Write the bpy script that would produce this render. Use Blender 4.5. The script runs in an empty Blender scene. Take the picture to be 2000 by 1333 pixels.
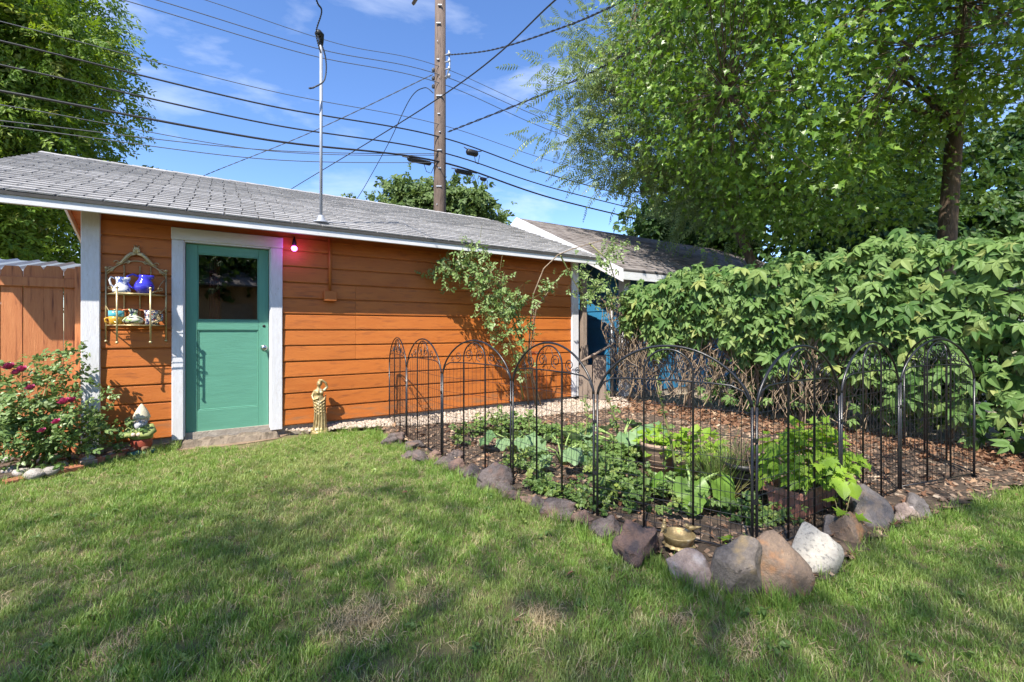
import bpy, bmesh, math, random
import numpy as np
from mathutils import Vector, Matrix, Euler, noise as mnoise
R = math.radians
rnd = random.Random(7)
rng = np.random.default_rng(7)
scene = bpy.context.scene
C = scene.collection

# ------------------------------------------------------------------ camera, sky, sun, exposure
cam_d = bpy.data.cameras.new("camera"); cam = bpy.data.objects.new("camera", cam_d); C.objects.link(cam)
cam.location = (0, 0, 1.2); cam.rotation_euler = (R(90), 0, 0)
cam_d.sensor_width = 36; cam_d.lens = 16; cam_d.shift_y = -0.01075; cam_d.clip_start = 0.05; cam_d.clip_end = 3000
scene.camera = cam
SUN_TRAVEL = Vector((0.64, 1.597, -2.14)).normalized()
SUN_EL = math.asin(-SUN_TRAVEL.z)
world = bpy.data.worlds.new("World"); scene.world = world; world.use_nodes = True
def build_world():
    nt = world.node_tree; nt.nodes.clear()
    N, L = nt.nodes.new, nt.links.new
    out = N("ShaderNodeOutputWorld"); bg = N("ShaderNodeBackground"); bg.inputs[1].default_value = 0.112
    sky = N("ShaderNodeTexSky"); sky.sky_type = 'NISHITA'; sky.sun_disc = False
    sky.sun_elevation = SUN_EL
    sky.sun_rotation = math.atan2(-SUN_TRAVEL.x, -SUN_TRAVEL.y)
    sky.air_density = 1.0; sky.dust_density = 0.25; sky.ozone_density = 2.6; sky.altitude = 600
    hs = N("ShaderNodeHueSaturation"); hs.inputs["Saturation"].default_value = 1.16; hs.inputs["Hue"].default_value = 0.508
    L(sky.outputs[0], hs.inputs["Color"])
    tc = N("ShaderNodeTexCoord")
    mp = N("ShaderNodeMapping"); mp.inputs["Scale"].default_value = (1.1, 1.1, 3.2); mp.inputs["Rotation"].default_value = (0, R(12), R(20)); mp.inputs["Location"].default_value = (0.35, 0.1, 0.0)
    L(tc.outputs["Generated"], mp.inputs[0])
    n1 = N("ShaderNodeTexNoise"); n1.inputs["Scale"].default_value = 2.1; n1.inputs["Detail"].default_value = 9; n1.inputs["Roughness"].default_value = 0.55; n1.inputs["Distortion"].default_value = 0.35
    L(mp.outputs[0], n1.inputs[0])
    r1 = N("ShaderNodeValToRGB"); r1.color_ramp.elements[0].position = 0.555; r1.color_ramp.elements[1].position = 0.86
    r1.color_ramp.elements[1].color = (0.75, 0.75, 0.75, 1)
    L(n1.outputs[0], r1.inputs[0])
    # low cumulus near the horizon
    sp = N("ShaderNodeSeparateXYZ"); L(tc.outputs["Generated"], sp.inputs[0])
    n2 = N("ShaderNodeTexNoise"); n2.inputs["Scale"].default_value = 5.0; n2.inputs["Detail"].default_value = 8
    L(tc.outputs["Generated"], n2.inputs[0])
    band = N("ShaderNodeMapRange"); band.inputs[1].default_value = 0.10; band.inputs[2].default_value = 0.26; band.inputs[3].default_value = 0.12; band.inputs[4].default_value = -0.2
    L(sp.outputs[2], band.inputs[0])
    ad = N("ShaderNodeMath"); ad.operation = 'ADD'; L(n2.outputs[0], ad.inputs[0]); L(band.outputs[0], ad.inputs[1])
    r2 = N("ShaderNodeValToRGB"); r2.color_ramp.elements[0].position = 0.60; r2.color_ramp.elements[1].position = 0.74
    L(ad.outputs[0], r2.inputs[0])
    mx = N("ShaderNodeMath"); mx.operation = 'MAXIMUM'; L(r1.outputs[0], mx.inputs[0]); L(r2.outputs[0], mx.inputs[1])
    mix = N("ShaderNodeMix"); mix.data_type = 'RGBA'
    L(mx.outputs[0], mix.inputs[0]); L(hs.outputs[0], mix.inputs[6]); mix.inputs[7].default_value = (5.2, 5.5, 6.0, 1)
    L(mix.outputs[2], bg.inputs[0]); L(bg.outputs[0], out.inputs[0])
build_world()
sun_d = bpy.data.lights.new("sun", 'SUN'); sun_d.energy = 4.0; sun_d.angle = R(0.5); sun_d.color = (1, 0.94, 0.84)
sun = bpy.data.objects.new("sun", sun_d); C.objects.link(sun)
sun.rotation_euler = SUN_TRAVEL.to_track_quat('-Z', 'Y').to_euler(); sun.location = (-6, -14, 18)
vs = scene.view_settings; vs.view_transform = 'Standard'; vs.look = 'None'; vs.exposure = 1.38; vs.gamma = 1.0

# ------------------------------------------------------------------ frames
HC, F, HZ = 1.2, 889.0, 645.0
W0 = np.array([-4.054, 4.306]); U = np.array([0.8424, 0.5388]); NV = np.array([0.5388, -0.8424])
RZ = math.atan2(0.5388, 0.8424)
def at(px, py, Y):            # a point of the place at distance Y
    return np.array([(px - 1000) / F * Y, Y, HC - (py - HZ) / F * Y])
def gp(px, py, z=0.0):        # a point on the ground
    Y = (HC - z) * F / (py - HZ); return np.array([(px - 1000) / F * Y, Y, z])
def shed_pt(x, y, z):         # shed frame -> world
    p = W0 + U * x - NV * y; return np.array([p[0], p[1], z])

# ------------------------------------------------------------------ materials
MATS = {}
def new_mat(name):
    m = bpy.data.materials.new(name); m.use_nodes = True; nt = m.node_tree; nt.nodes.clear()
    out = nt.nodes.new("ShaderNodeOutputMaterial"); MATS[name] = m
    return m, nt, out
def coords(nt, scale=(1, 1, 1), world_space=False):
    N, L = nt.nodes.new, nt.links.new
    mp = N("ShaderNodeMapping"); mp.inputs["Scale"].default_value = scale
    if world_space:
        g = N("ShaderNodeNewGeometry"); L(g.outputs["Position"], mp.inputs[0])
    else:
        tc = N("ShaderNodeTexCoord"); oi = N("ShaderNodeObjectInfo")
        ml = N("ShaderNodeMath"); ml.operation = 'MULTIPLY'; ml.inputs[1].default_value = 13.7; L(oi.outputs["Random"], ml.inputs[0])
        va = N("ShaderNodeVectorMath"); va.operation = 'ADD'; L(tc.outputs["Object"], va.inputs[0]); L(ml.outputs[0], va.inputs[1])
        L(va.outputs[0], mp.inputs[0])
    return mp.outputs[0]
def mat(name, c1, c2=None, scale=6.0, rough=0.6, metal=0.0, bump=0.0, bscale=60.0, stretch=(1, 1, 1), objvar=0.0, lo=0.35, hi=0.65, c3=None, c3scale=25.0, c3lo=0.58, c3hi=0.68, spec=0.4, world_space=False, coat=0.0):
    m, nt, out = new_mat(name); N, L = nt.nodes.new, nt.links.new
    b = N("ShaderNodeBsdfPrincipled"); L(b.outputs[0], out.inputs[0])
    b.inputs["Roughness"].default_value = rough; b.inputs["Metallic"].default_value = metal
    b.inputs["Specular IOR Level"].default_value = spec; b.inputs["Coat Weight"].default_value = coat
    v = coords(nt, stretch, world_space)
    col = None
    if c2 is not None:
        n = N("ShaderNodeTexNoise"); n.inputs["Scale"].default_value = scale; n.inputs["Detail"].default_value = 10; n.inputs["Roughness"].default_value = 0.68; L(v, n.inputs[0])
        r = N("ShaderNodeValToRGB"); r.color_ramp.elements[0].position = lo; r.color_ramp.elements[1].position = hi
        r.color_ramp.elements[0].color = (*c1, 1); r.color_ramp.elements[1].color = (*c2, 1)
        L(n.outputs[0], r.inputs[0]); col = r.outputs[0]
    if c3 is not None:
        n = N("ShaderNodeTexNoise"); n.inputs["Scale"].default_value = c3scale; n.inputs["Detail"].default_value = 5; L(v, n.inputs[0])
        r = N("ShaderNodeMapRange"); r.inputs[1].default_value = c3lo; r.inputs[2].default_value = c3hi; L(n.outputs[0], r.inputs[0])
        mx = N("ShaderNodeMix"); mx.data_type = 'RGBA'; L(r.outputs[0], mx.inputs[0])
        if col is not None: L(col, mx.inputs[6])
        else: mx.inputs[6].default_value = (*c1, 1)
        mx.inputs[7].default_value = (*c3, 1); col = mx.outputs[2]
    if objvar > 0:
        oi = N("ShaderNodeObjectInfo"); mr = N("ShaderNodeMapRange"); mr.inputs[3].default_value = 1 - objvar; mr.inputs[4].default_value = 1 + objvar
        L(oi.outputs["Random"], mr.inputs[0])
        hs = N("ShaderNodeHueSaturation"); L(mr.outputs[0], hs.inputs["Value"])
        if col is not None: L(col, hs.inputs["Color"])
        else: hs.inputs["Color"].default_value = (*c1, 1)
        col = hs.outputs[0]
    if col is not None: L(col, b.inputs["Base Color"])
    else: b.inputs["Base Color"].default_value = (*c1, 1)
    if bump > 0:
        n = N("ShaderNodeTexNoise"); n.inputs["Scale"].default_value = bscale; n.inputs["Detail"].default_value = 10; n.inputs["Roughness"].default_value = 0.68; L(v, n.inputs[0])
        bp = N("ShaderNodeBump"); bp.inputs["Strength"].default_value = bump; bp.inputs["Distance"].default_value = 0.012; L(n.outputs[0], bp.inputs["Height"]); L(bp.outputs[0], b.inputs["Normal"])
    return m
def leaf_mat(name, ca, cb, cc=None, trans=0.35, rough=0.42, patch=0.0, dry=None, back=1.25):
    """leaf: colour varies leaf by leaf, thin translucent blade"""
    m, nt, out = new_mat(name); N, L = nt.nodes.new, nt.links.new
    oi = N("ShaderNodeObjectInfo"); r = N("ShaderNodeValToRGB")
    e = r.color_ramp.elements; e[0].color = (*ca, 1); e[1].color = (*cb, 1); e[1].position = 0.85
    if cc is not None:
        k = e.new(0.95); k.color = (*cb, 1); e[-1].position = 1.0; e[-1].color = (*cc, 1)
    L(oi.outputs["Random"], r.inputs[0]); col = r.outputs[0]
    if patch > 0:
        v = coords(nt, (1, 1, 1), True)
        n = N("ShaderNodeTexNoise"); n.inputs["Scale"].default_value = 0.9; n.inputs["Detail"].default_value = 4; L(v, n.inputs[0])
        mr = N("ShaderNodeMapRange"); mr.inputs[1].default_value = 0.45; mr.inputs[2].default_value = 0.68; mr.inputs[4].default_value = patch; L(n.outputs[0], mr.inputs[0])
        mx = N("ShaderNodeMix"); mx.data_type = 'RGBA'; L(mr.outputs[0], mx.inputs[0]); L(col, mx.inputs[6]); mx.inputs[7].default_value = (*dry, 1); col = mx.outputs[2]
    b = N("ShaderNodeBsdfPrincipled"); b.inputs["Roughness"].default_value = rough; b.inputs["Specular IOR Level"].default_value = 0.35
    L(col, b.inputs["Base Color"])
    t = N("ShaderNodeBsdfTranslucent"); hs = N("ShaderNodeHueSaturation"); hs.inputs["Hue"].default_value = 0.485; hs.inputs["Value"].default_value = back; hs.inputs["Saturation"].default_value = 1.1
    L(col, hs.inputs["Color"]); L(hs.outputs[0], t.inputs[0])
    mix = N("ShaderNodeMixShader"); mix.inputs[0].default_value = trans; L(b.outputs[0], mix.inputs[1]); L(t.outputs[0], mix.inputs[2]); L(mix.outputs[0], out.inputs[0])
    return m

white_paint = mat("white_paint", (0.66, 0.66, 0.69), (0.58, 0.57, 0.58), 9, 0.55, bump=0.25, bscale=18, stretch=(6, 6, 1), c3=(0.42, 0.38, 0.33), c3scale=30, c3lo=0.66, c3hi=0.74)
white_long = mat("white_fascia", (0.68, 0.68, 0.70), (0.58, 0.57, 0.57), 3, 0.55, bump=0.2, bscale=18, stretch=(1, 6, 6), c3=(0.40, 0.36, 0.32), c3scale=20, c3lo=0.68, c3hi=0.76)
orange = mat("orange_siding", (0.50, 0.155, 0.030), (0.43, 0.122, 0.023), 2.2, 0.5, bump=0.35, bscale=26, stretch=(1, 5, 6), objvar=0.07, c3=(0.27, 0.08, 0.022), c3scale=5, c3lo=0.55, c3hi=0.78, spec=0.35)
orange_low = mat("mud_splashed_siding", (0.49, 0.15, 0.030), (0.41, 0.118, 0.023), 2.2, 0.55, bump=0.35, bscale=26, stretch=(1, 5, 6), objvar=0.05, c3=(0.27, 0.13, 0.06), c3scale=4, c3lo=0.47, c3hi=0.72, spec=0.3)
orange_plain = mat("orange_paint", (0.46, 0.14, 0.028), (0.39, 0.11, 0.02), 4, 0.5, bump=0.1)
teal = mat("teal_door_paint", (0.115, 0.315, 0.225), (0.10, 0.275, 0.195), 3, 0.42, bump=0.25, bscale=14, stretch=(1, 1, 8), c3=(0.09, 0.29, 0.22), c3scale=9, c3lo=0.66, c3hi=0.8)
teal_v = mat("teal_stile_paint", (0.115, 0.315, 0.225), (0.10, 0.275, 0.195), 3, 0.42, bump=0.25, bscale=14, stretch=(8, 8, 1))
blue = mat("blue_siding", (0.03, 0.19, 0.36), (0.025, 0.15, 0.29), 4, 0.55, bump=0.2, stretch=(1, 4, 4), objvar=0.08)
shingle = mat("grey_shingle", (0.40, 0.39, 0.385), (0.325, 0.315, 0.31), 14, 0.9, bump=0.9, bscale=220, objvar=0.14, c3=(0.17, 0.16, 0.15), c3scale=7, c3lo=0.62, c3hi=0.85)
shingle_dk = mat("brown_grey_shingle", (0.25, 0.225, 0.215), (0.18, 0.155, 0.148), 5, 0.9, bump=0.8, bscale=120, c3=(0.075, 0.06, 0.055), c3scale=3, c3lo=0.5, c3hi=0.75)
felt = mat("dark_roof_felt", (0.045, 0.043, 0.042), (0.07, 0.066, 0.062), 20, 0.95)
sill_m = mat("crumbling_sill", (0.25, 0.20, 0.15), (0.14, 0.11, 0.08), 9, 0.95, bump=1.0, bscale=30)
concrete = mat("concrete", (0.40, 0.35, 0.29), (0.27, 0.23, 0.19), 7, 0.9, bump=0.9, bscale=35)
cedar = mat("red_cedar", (0.56, 0.215, 0.08), (0.45, 0.15, 0.052), 3.5, 0.62, bump=0.4, bscale=22, stretch=(9, 9, 0.8), objvar=0.13, c3=(0.17, 0.05, 0.022), c3scale=3.5, c3lo=0.6, c3hi=0.74)
black_metal = mat("black_fence_metal", (0.012, 0.012, 0.014), (0.02, 0.02, 0.023), 30, 0.32, spec=0.5)
galv = mat("galvanised_steel", (0.30, 0.305, 0.31), (0.22, 0.22, 0.225), 12, 0.45, metal=0.7, bump=0.05)
mast_grey = mat("grey_painted_steel", (0.36, 0.38, 0.43), (0.30, 0.32, 0.36), 6, 0.5, metal=0.3)
cable = mat("cable_black", (0.018, 0.018, 0.02), rough=0.5)
cable_grey = mat("cable_grey", (0.07, 0.075, 0.085), rough=0.55)
pole_wood = mat("pole_wood", (0.165, 0.12, 0.095), (0.085, 0.062, 0.05), 5, 0.85, bump=0.9, bscale=20, stretch=(10, 10, 0.6), c3=(0.05, 0.035, 0.028), c3scale=5, c3lo=0.58, c3hi=0.66)
old_wood = mat("weathered_wood", (0.30, 0.23, 0.18), (0.19, 0.145, 0.115), 4, 0.85, bump=0.7, bscale=16, stretch=(8, 8, 1))
bark = mat("bark", (0.15, 0.105, 0.07), (0.075, 0.052, 0.036), 7, 0.9, bump=1.0, bscale=18, stretch=(3, 3, 1), c3=(0.22, 0.16, 0.10), c3scale=5, c3lo=0.58, c3hi=0.7)
twig = mat("grey_brown_twig", (0.16, 0.12, 0.085), (0.09, 0.065, 0.045), 10, 0.85)
vine_stem = mat("dry_vine_stem", (0.30, 0.225, 0.15), (0.17, 0.12, 0.08), 8, 0.85)
green_stem = mat("green_stem", (0.16, 0.22, 0.06), (0.20, 0.15, 0.07), 6, 0.6)
petiole = mat("pale_leaf_stalk", (0.28, 0.38, 0.12), (0.22, 0.33, 0.09), 6, 0.5)
gold = mat("gold_paint", (0.46, 0.35, 0.17), (0.25, 0.18, 0.08), 22, 0.45, metal=0.45, bump=0.35, bscale=50, c3=(0.62, 0.55, 0.38), c3scale=12, c3lo=0.55, c3hi=0.7)
brass = mat("pale_brass_paint", (0.60, 0.49, 0.27), (0.48, 0.37, 0.19), 20, 0.38, metal=0.55, bump=0.1)
soil = mat("dark_soil", (0.085, 0.06, 0.042), (0.05, 0.036, 0.027), 9, 0.95, bump=1.0, bscale=45, c3=(0.16, 0.115, 0.08), c3scale=14, c3lo=0.52, c3hi=0.7)
dirt = mat("bare_dirt", (0.28, 0.20, 0.13), (0.19, 0.13, 0.085), 6, 0.95, bump=0.8, bscale=40)
turf = mat("turf_soil", (0.10, 0.115, 0.035), (0.15, 0.125, 0.055), 2.4, 0.95, bump=0.8, bscale=60, world_space=True, c3=(0.22, 0.165, 0.09), c3scale=1.6, c3lo=0.62, c3hi=0.74)
far_ground = mat("dry_ground", (0.20, 0.19, 0.09), (0.28, 0.23, 0.14), 0.5, 0.95, world_space=True)
gravel_tan = mat("pale_gravel", (0.42, 0.36, 0.27), (0.28, 0.225, 0.16), 20, 0.95, bump=0.6, world_space=True)
pebble_m = mat("pebble", (0.44, 0.375, 0.30), (0.31, 0.24, 0.19), 9, 0.75, bump=0.2, objvar=0.32)
stone_m = mat("river_stone", (0.46, 0.42, 0.38), (0.30, 0.26, 0.23), 24, 0.7, bump=1.0, objvar=0.25)
brick_m = mat("terracotta_brick", (0.42, 0.17, 0.09), (0.31, 0.115, 0.06), 9, 0.9, bump=0.6, bscale=60, objvar=0.15, c3=(0.40, 0.30, 0.24), c3scale=10, c3lo=0.6, c3hi=0.75)
brick_pale = mat("pale_brick", (0.46, 0.33, 0.27), (0.36, 0.24, 0.19), 9, 0.9, bump=0.6)
lava = mat("lava_rock", (0.165, 0.135, 0.125), (0.085, 0.068, 0.063), 48, 0.95, bump=1.0, bscale=110, c3=(0.18, 0.115, 0.09), c3scale=13.2, c3lo=0.5, c3hi=0.68)
lava_red = mat("reddish_lava_rock", (0.25, 0.155, 0.115), (0.15, 0.10, 0.085), 40, 0.95, bump=1.0, bscale=110, c3=(0.11, 0.085, 0.08), c3scale=15.4, c3lo=0.5, c3hi=0.65)
rock_pink = mat("pinkish_rock", (0.34, 0.26, 0.22), (0.20, 0.15, 0.13), 28, 0.8, bump=1.0, bscale=60, c3=(0.40, 0.35, 0.33), c3scale=11, c3lo=0.5, c3hi=0.65)
rock_grey = mat("grey_lichen_rock", (0.24, 0.20, 0.165), (0.12, 0.10, 0.085), 32, 0.85, bump=1.0, bscale=70, c3=(0.33, 0.24, 0.13), c3scale=8.8, c3lo=0.56, c3hi=0.7)
rock_tan = mat("tan_rock", (0.31, 0.215, 0.145), (0.17, 0.125, 0.095), 20, 0.75, bump=1.0, bscale=55, c3=(0.40, 0.20, 0.09), c3scale=9.9, c3lo=0.53, c3hi=0.68)
rock_white = mat("pale_speckled_rock", (0.47, 0.435, 0.37), (0.35, 0.32, 0.27), 30, 0.85, bump=0.6, bscale=90, c3=(0.22, 0.21, 0.19), c3scale=60, c3lo=0.55, c3hi=0.66)
rock_dark = mat("dark_slate_rock", (0.20, 0.175, 0.165), (0.115, 0.10, 0.097), 24, 0.6, bump=1.0, bscale=55, c3=(0.28, 0.21, 0.155), c3scale=8.8, c3lo=0.55, c3hi=0.7)
terracotta = mat("terracotta_planter", (0.40, 0.19, 0.14), (0.33, 0.145, 0.105), 8, 0.8, bump=0.2, c3=(0.45, 0.29, 0.23), c3scale=8, c3lo=0.58, c3hi=0.75)
tan_pot = mat("tan_pot", (0.36, 0.255, 0.18), (0.29, 0.20, 0.14), 8, 0.8, bump=0.2)
black_pot = mat("black_plastic_pot", (0.015, 0.015, 0.017), rough=0.45)
steel = mat("brushed_steel", (0.55, 0.55, 0.56), rough=0.28, metal=1.0)
black_plain = mat("black_plain", (0.006, 0.006, 0.006), rough=0.6)
blue_glaze = mat("cobalt_glaze", (0.035, 0.03, 0.40), (0.045, 0.04, 0.48), 5, 0.12, spec=0.6, coat=0.6)
white_glaze = mat("white_blue_glaze", (0.70, 0.70, 0.70), (0.62, 0.63, 0.66), 8, 0.15, c3=(0.06, 0.10, 0.34), c3scale=34, c3lo=0.54, c3hi=0.58, coat=0.5)
yellow_glaze = mat("yellow_glaze", (0.66, 0.38, 0.04), (0.58, 0.30, 0.03), 12, 0.25, coat=0.4)
teal_glaze = mat("turquoise_glaze", (0.10, 0.42, 0.42), (0.07, 0.30, 0.42), 15, 0.25, coat=0.4)
green_glaze = mat("green_patterned_glaze", (0.30, 0.42, 0.14), (0.62, 0.60, 0.50), 26, 0.25, coat=0.4, lo=0.45, hi=0.5, c3=(0.04, 0.05, 0.05), c3scale=24, c3lo=0.55, c3hi=0.58)
red_clay = mat("red_clay_glaze", (0.50, 0.14, 0.05), rough=0.35)
floral_glaze = mat("dark_floral_glaze", (0.03, 0.03, 0.10), (0.70, 0.68, 0.60), 36, 0.25, coat=0.4, lo=0.5, hi=0.53, c3=(0.45, 0.08, 0.05), c3scale=30, c3lo=0.62, c3hi=0.65)
hat_m = mat("cream_hat_paint", (0.58, 0.53, 0.40), (0.46, 0.41, 0.29), 20, 0.8, bump=0.3)
skin_m = mat("gnome_skin_paint", (0.60, 0.48, 0.40), (0.52, 0.40, 0.33), 20, 0.7)
beard_m = mat("grey_beard_paint", (0.42, 0.42, 0.45), (0.27, 0.27, 0.30), 40, 0.8, bump=0.6, bscale=80, stretch=(1, 1, 0.3))
gn_green = mat("gnome_green_paint", (0.26, 0.30, 0.10), (0.18, 0.22, 0.07), 15, 0.7)
gn_red = mat("gnome_red_paint", (0.36, 0.07, 0.04), (0.25, 0.05, 0.03), 15, 0.65)
gn_brown = mat("gnome_brown_paint", (0.16, 0.08, 0.05), rough=0.7)
gn_teal = mat("gnome_teal_paint", (0.04, 0.13, 0.12), rough=0.7)
petal_m = mat("rose_petal", (0.36, 0.02, 0.10), (0.55, 0.11, 0.22), 20, 0.6, objvar=0.25)
interior = mat("shed_interior_board", (0.38, 0.25, 0.15), (0.28, 0.18, 0.11), 4, 0.85)
red_cloth = mat("dark_red_curtain", (0.32, 0.03, 0.03), (0.24, 0.02, 0.02), 8, 0.9)
metal_roof = mat("blue_grey_metal_roof", (0.30, 0.36, 0.44), (0.25, 0.30, 0.38), 6, 0.4, metal=0.4)
glass_clear = mat("clear_glass_dish", (0.75, 0.55, 0.45), rough=0.1); 
def glass_mat():
    m, nt, out = new_mat("window_glass"); N, L = nt.nodes.new, nt.links.new
    fr = N("ShaderNodeFresnel"); fr.inputs[0].default_value = 1.6
    ad = N("ShaderNodeMath"); ad.operation = 'MULTIPLY_ADD'; ad.inputs[1].default_value = 1.0; ad.inputs[2].default_value = 0.14; L(fr.outputs[0], ad.inputs[0])
    tr = N("ShaderNodeBsdfTransparent"); tr.inputs[0].default_value = (0.80, 0.80, 0.78, 1); gl = N("ShaderNodeBsdfGlossy"); gl.inputs["Roughness"].default_value = 0.015
    mx = N("ShaderNodeMixShader"); L(ad.outputs[0], mx.inputs[0]); L(tr.outputs[0], mx.inputs[1]); L(gl.outputs[0], mx.inputs[2]); L(mx.outputs[0], out.inputs[0])
    return m
window_glass = glass_mat()
def dish_mat():
    m, nt, out = new_mat("rose_glass"); N, L = nt.nodes.new, nt.links.new
    tr = N("ShaderNodeBsdfTransparent"); tr.inputs[0].default_value = (0.95, 0.80, 0.72, 1); gl = N("ShaderNodeBsdfGlossy"); gl.inputs["Roughness"].default_value = 0.05
    mx = N("ShaderNodeMixShader"); mx.inputs[0].default_value = 0.22; L(tr.outputs[0], mx.inputs[1]); L(gl.outputs[0], mx.inputs[2]); L(mx.outputs[0], out.inputs[0]); return m
rose_glass = dish_mat()
def glow_mat():
    m, nt, out = new_mat("magenta_lit_bulb"); e = nt.nodes.new("ShaderNodeEmission"); e.inputs[0].default_value = (1.0, 0.16, 0.85, 1); e.inputs[1].default_value = 3.0
    nt.links.new(e.outputs[0], out.inputs[0]); return m
bulb_glow = glow_mat()
# leaves
lf_maple = leaf_mat("maple_leaf", (0.085, 0.17, 0.02), (0.18, 0.30, 0.045), (0.26, 0.37, 0.09), 0.42, 0.32)
lf_pinnate = leaf_mat("pinnate_leaf", (0.13, 0.19, 0.06), (0.20, 0.27, 0.09), (0.20, 0.25, 0.08), 0.38, 0.36)
lf_locust = leaf_mat("locust_leaf", (0.075, 0.15, 0.016), (0.19, 0.29, 0.035), (0.21, 0.24, 0.06), 0.4, 0.5)
lf_far = leaf_mat("far_tree_leaf", (0.07, 0.12, 0.03), (0.12, 0.18, 0.05), None, 0.3, 0.55)
lf_dark = leaf_mat("dark_tree_leaf", (0.03, 0.075, 0.016), (0.06, 0.12, 0.025), (0.10, 0.17, 0.04), 0.35, 0.5)
lf_creeper = leaf_mat("creeper_leaf", (0.06, 0.14, 0.028), (0.18, 0.28, 0.08), (0.29, 0.33, 0.10), 0.32, 0.6)
lf_rose = leaf_mat("rose_leaf", (0.10, 0.18, 0.045), (0.20, 0.29, 0.10), (0.27, 0.34, 0.16), 0.3, 0.38)
lf_climb = leaf_mat("climbing_rose_leaf", (0.14, 0.23, 0.065), (0.23, 0.32, 0.11), (0.30, 0.36, 0.18), 0.3, 0.4)
lf_lime = leaf_mat("lime_leaf", (0.17, 0.30, 0.025), (0.27, 0.42, 0.045), (0.33, 0.45, 0.07), 0.42, 0.45)
lf_squash = leaf_mat("grey_green_leaf", (0.12, 0.22, 0.085), (0.20, 0.30, 0.14), None, 0.25, 0.5)
lf_rhubarb = leaf_mat("big_green_leaf", (0.11, 0.23, 0.035), (0.18, 0.31, 0.05), (0.34, 0.32, 0.05), 0.35, 0.38)
lf_cover = leaf_mat("ground_cover_leaf", (0.09, 0.165, 0.04), (0.18, 0.265, 0.075), (0.27, 0.34, 0.08), 0.35, 0.45)
lf_sedge = leaf_mat("sedge_blade", (0.12, 0.20, 0.05), (0.22, 0.28, 0.08), (0.34, 0.28, 0.12), 0.3, 0.45)
lf_grass = leaf_mat("grass_blade", (0.145, 0.265, 0.045), (0.28, 0.40, 0.095), (0.54, 0.48, 0.27), 0.38, 0.45, patch=0.5, dry=(0.38, 0.39, 0.16))
lf_straw = leaf_mat("straw_blade", (0.40, 0.31, 0.17), (0.50, 0.40, 0.24), None, 0.2, 0.7)
lf_litter = leaf_mat("fallen_leaf", (0.135, 0.065, 0.036), (0.245, 0.13, 0.07), (0.38, 0.27, 0.17), 0.1, 0.8)
lf_bark = leaf_mat("bark_chip", (0.165, 0.105, 0.07), (0.27, 0.18, 0.12), (0.44, 0.35, 0.25), 0.0, 0.9)

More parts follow.
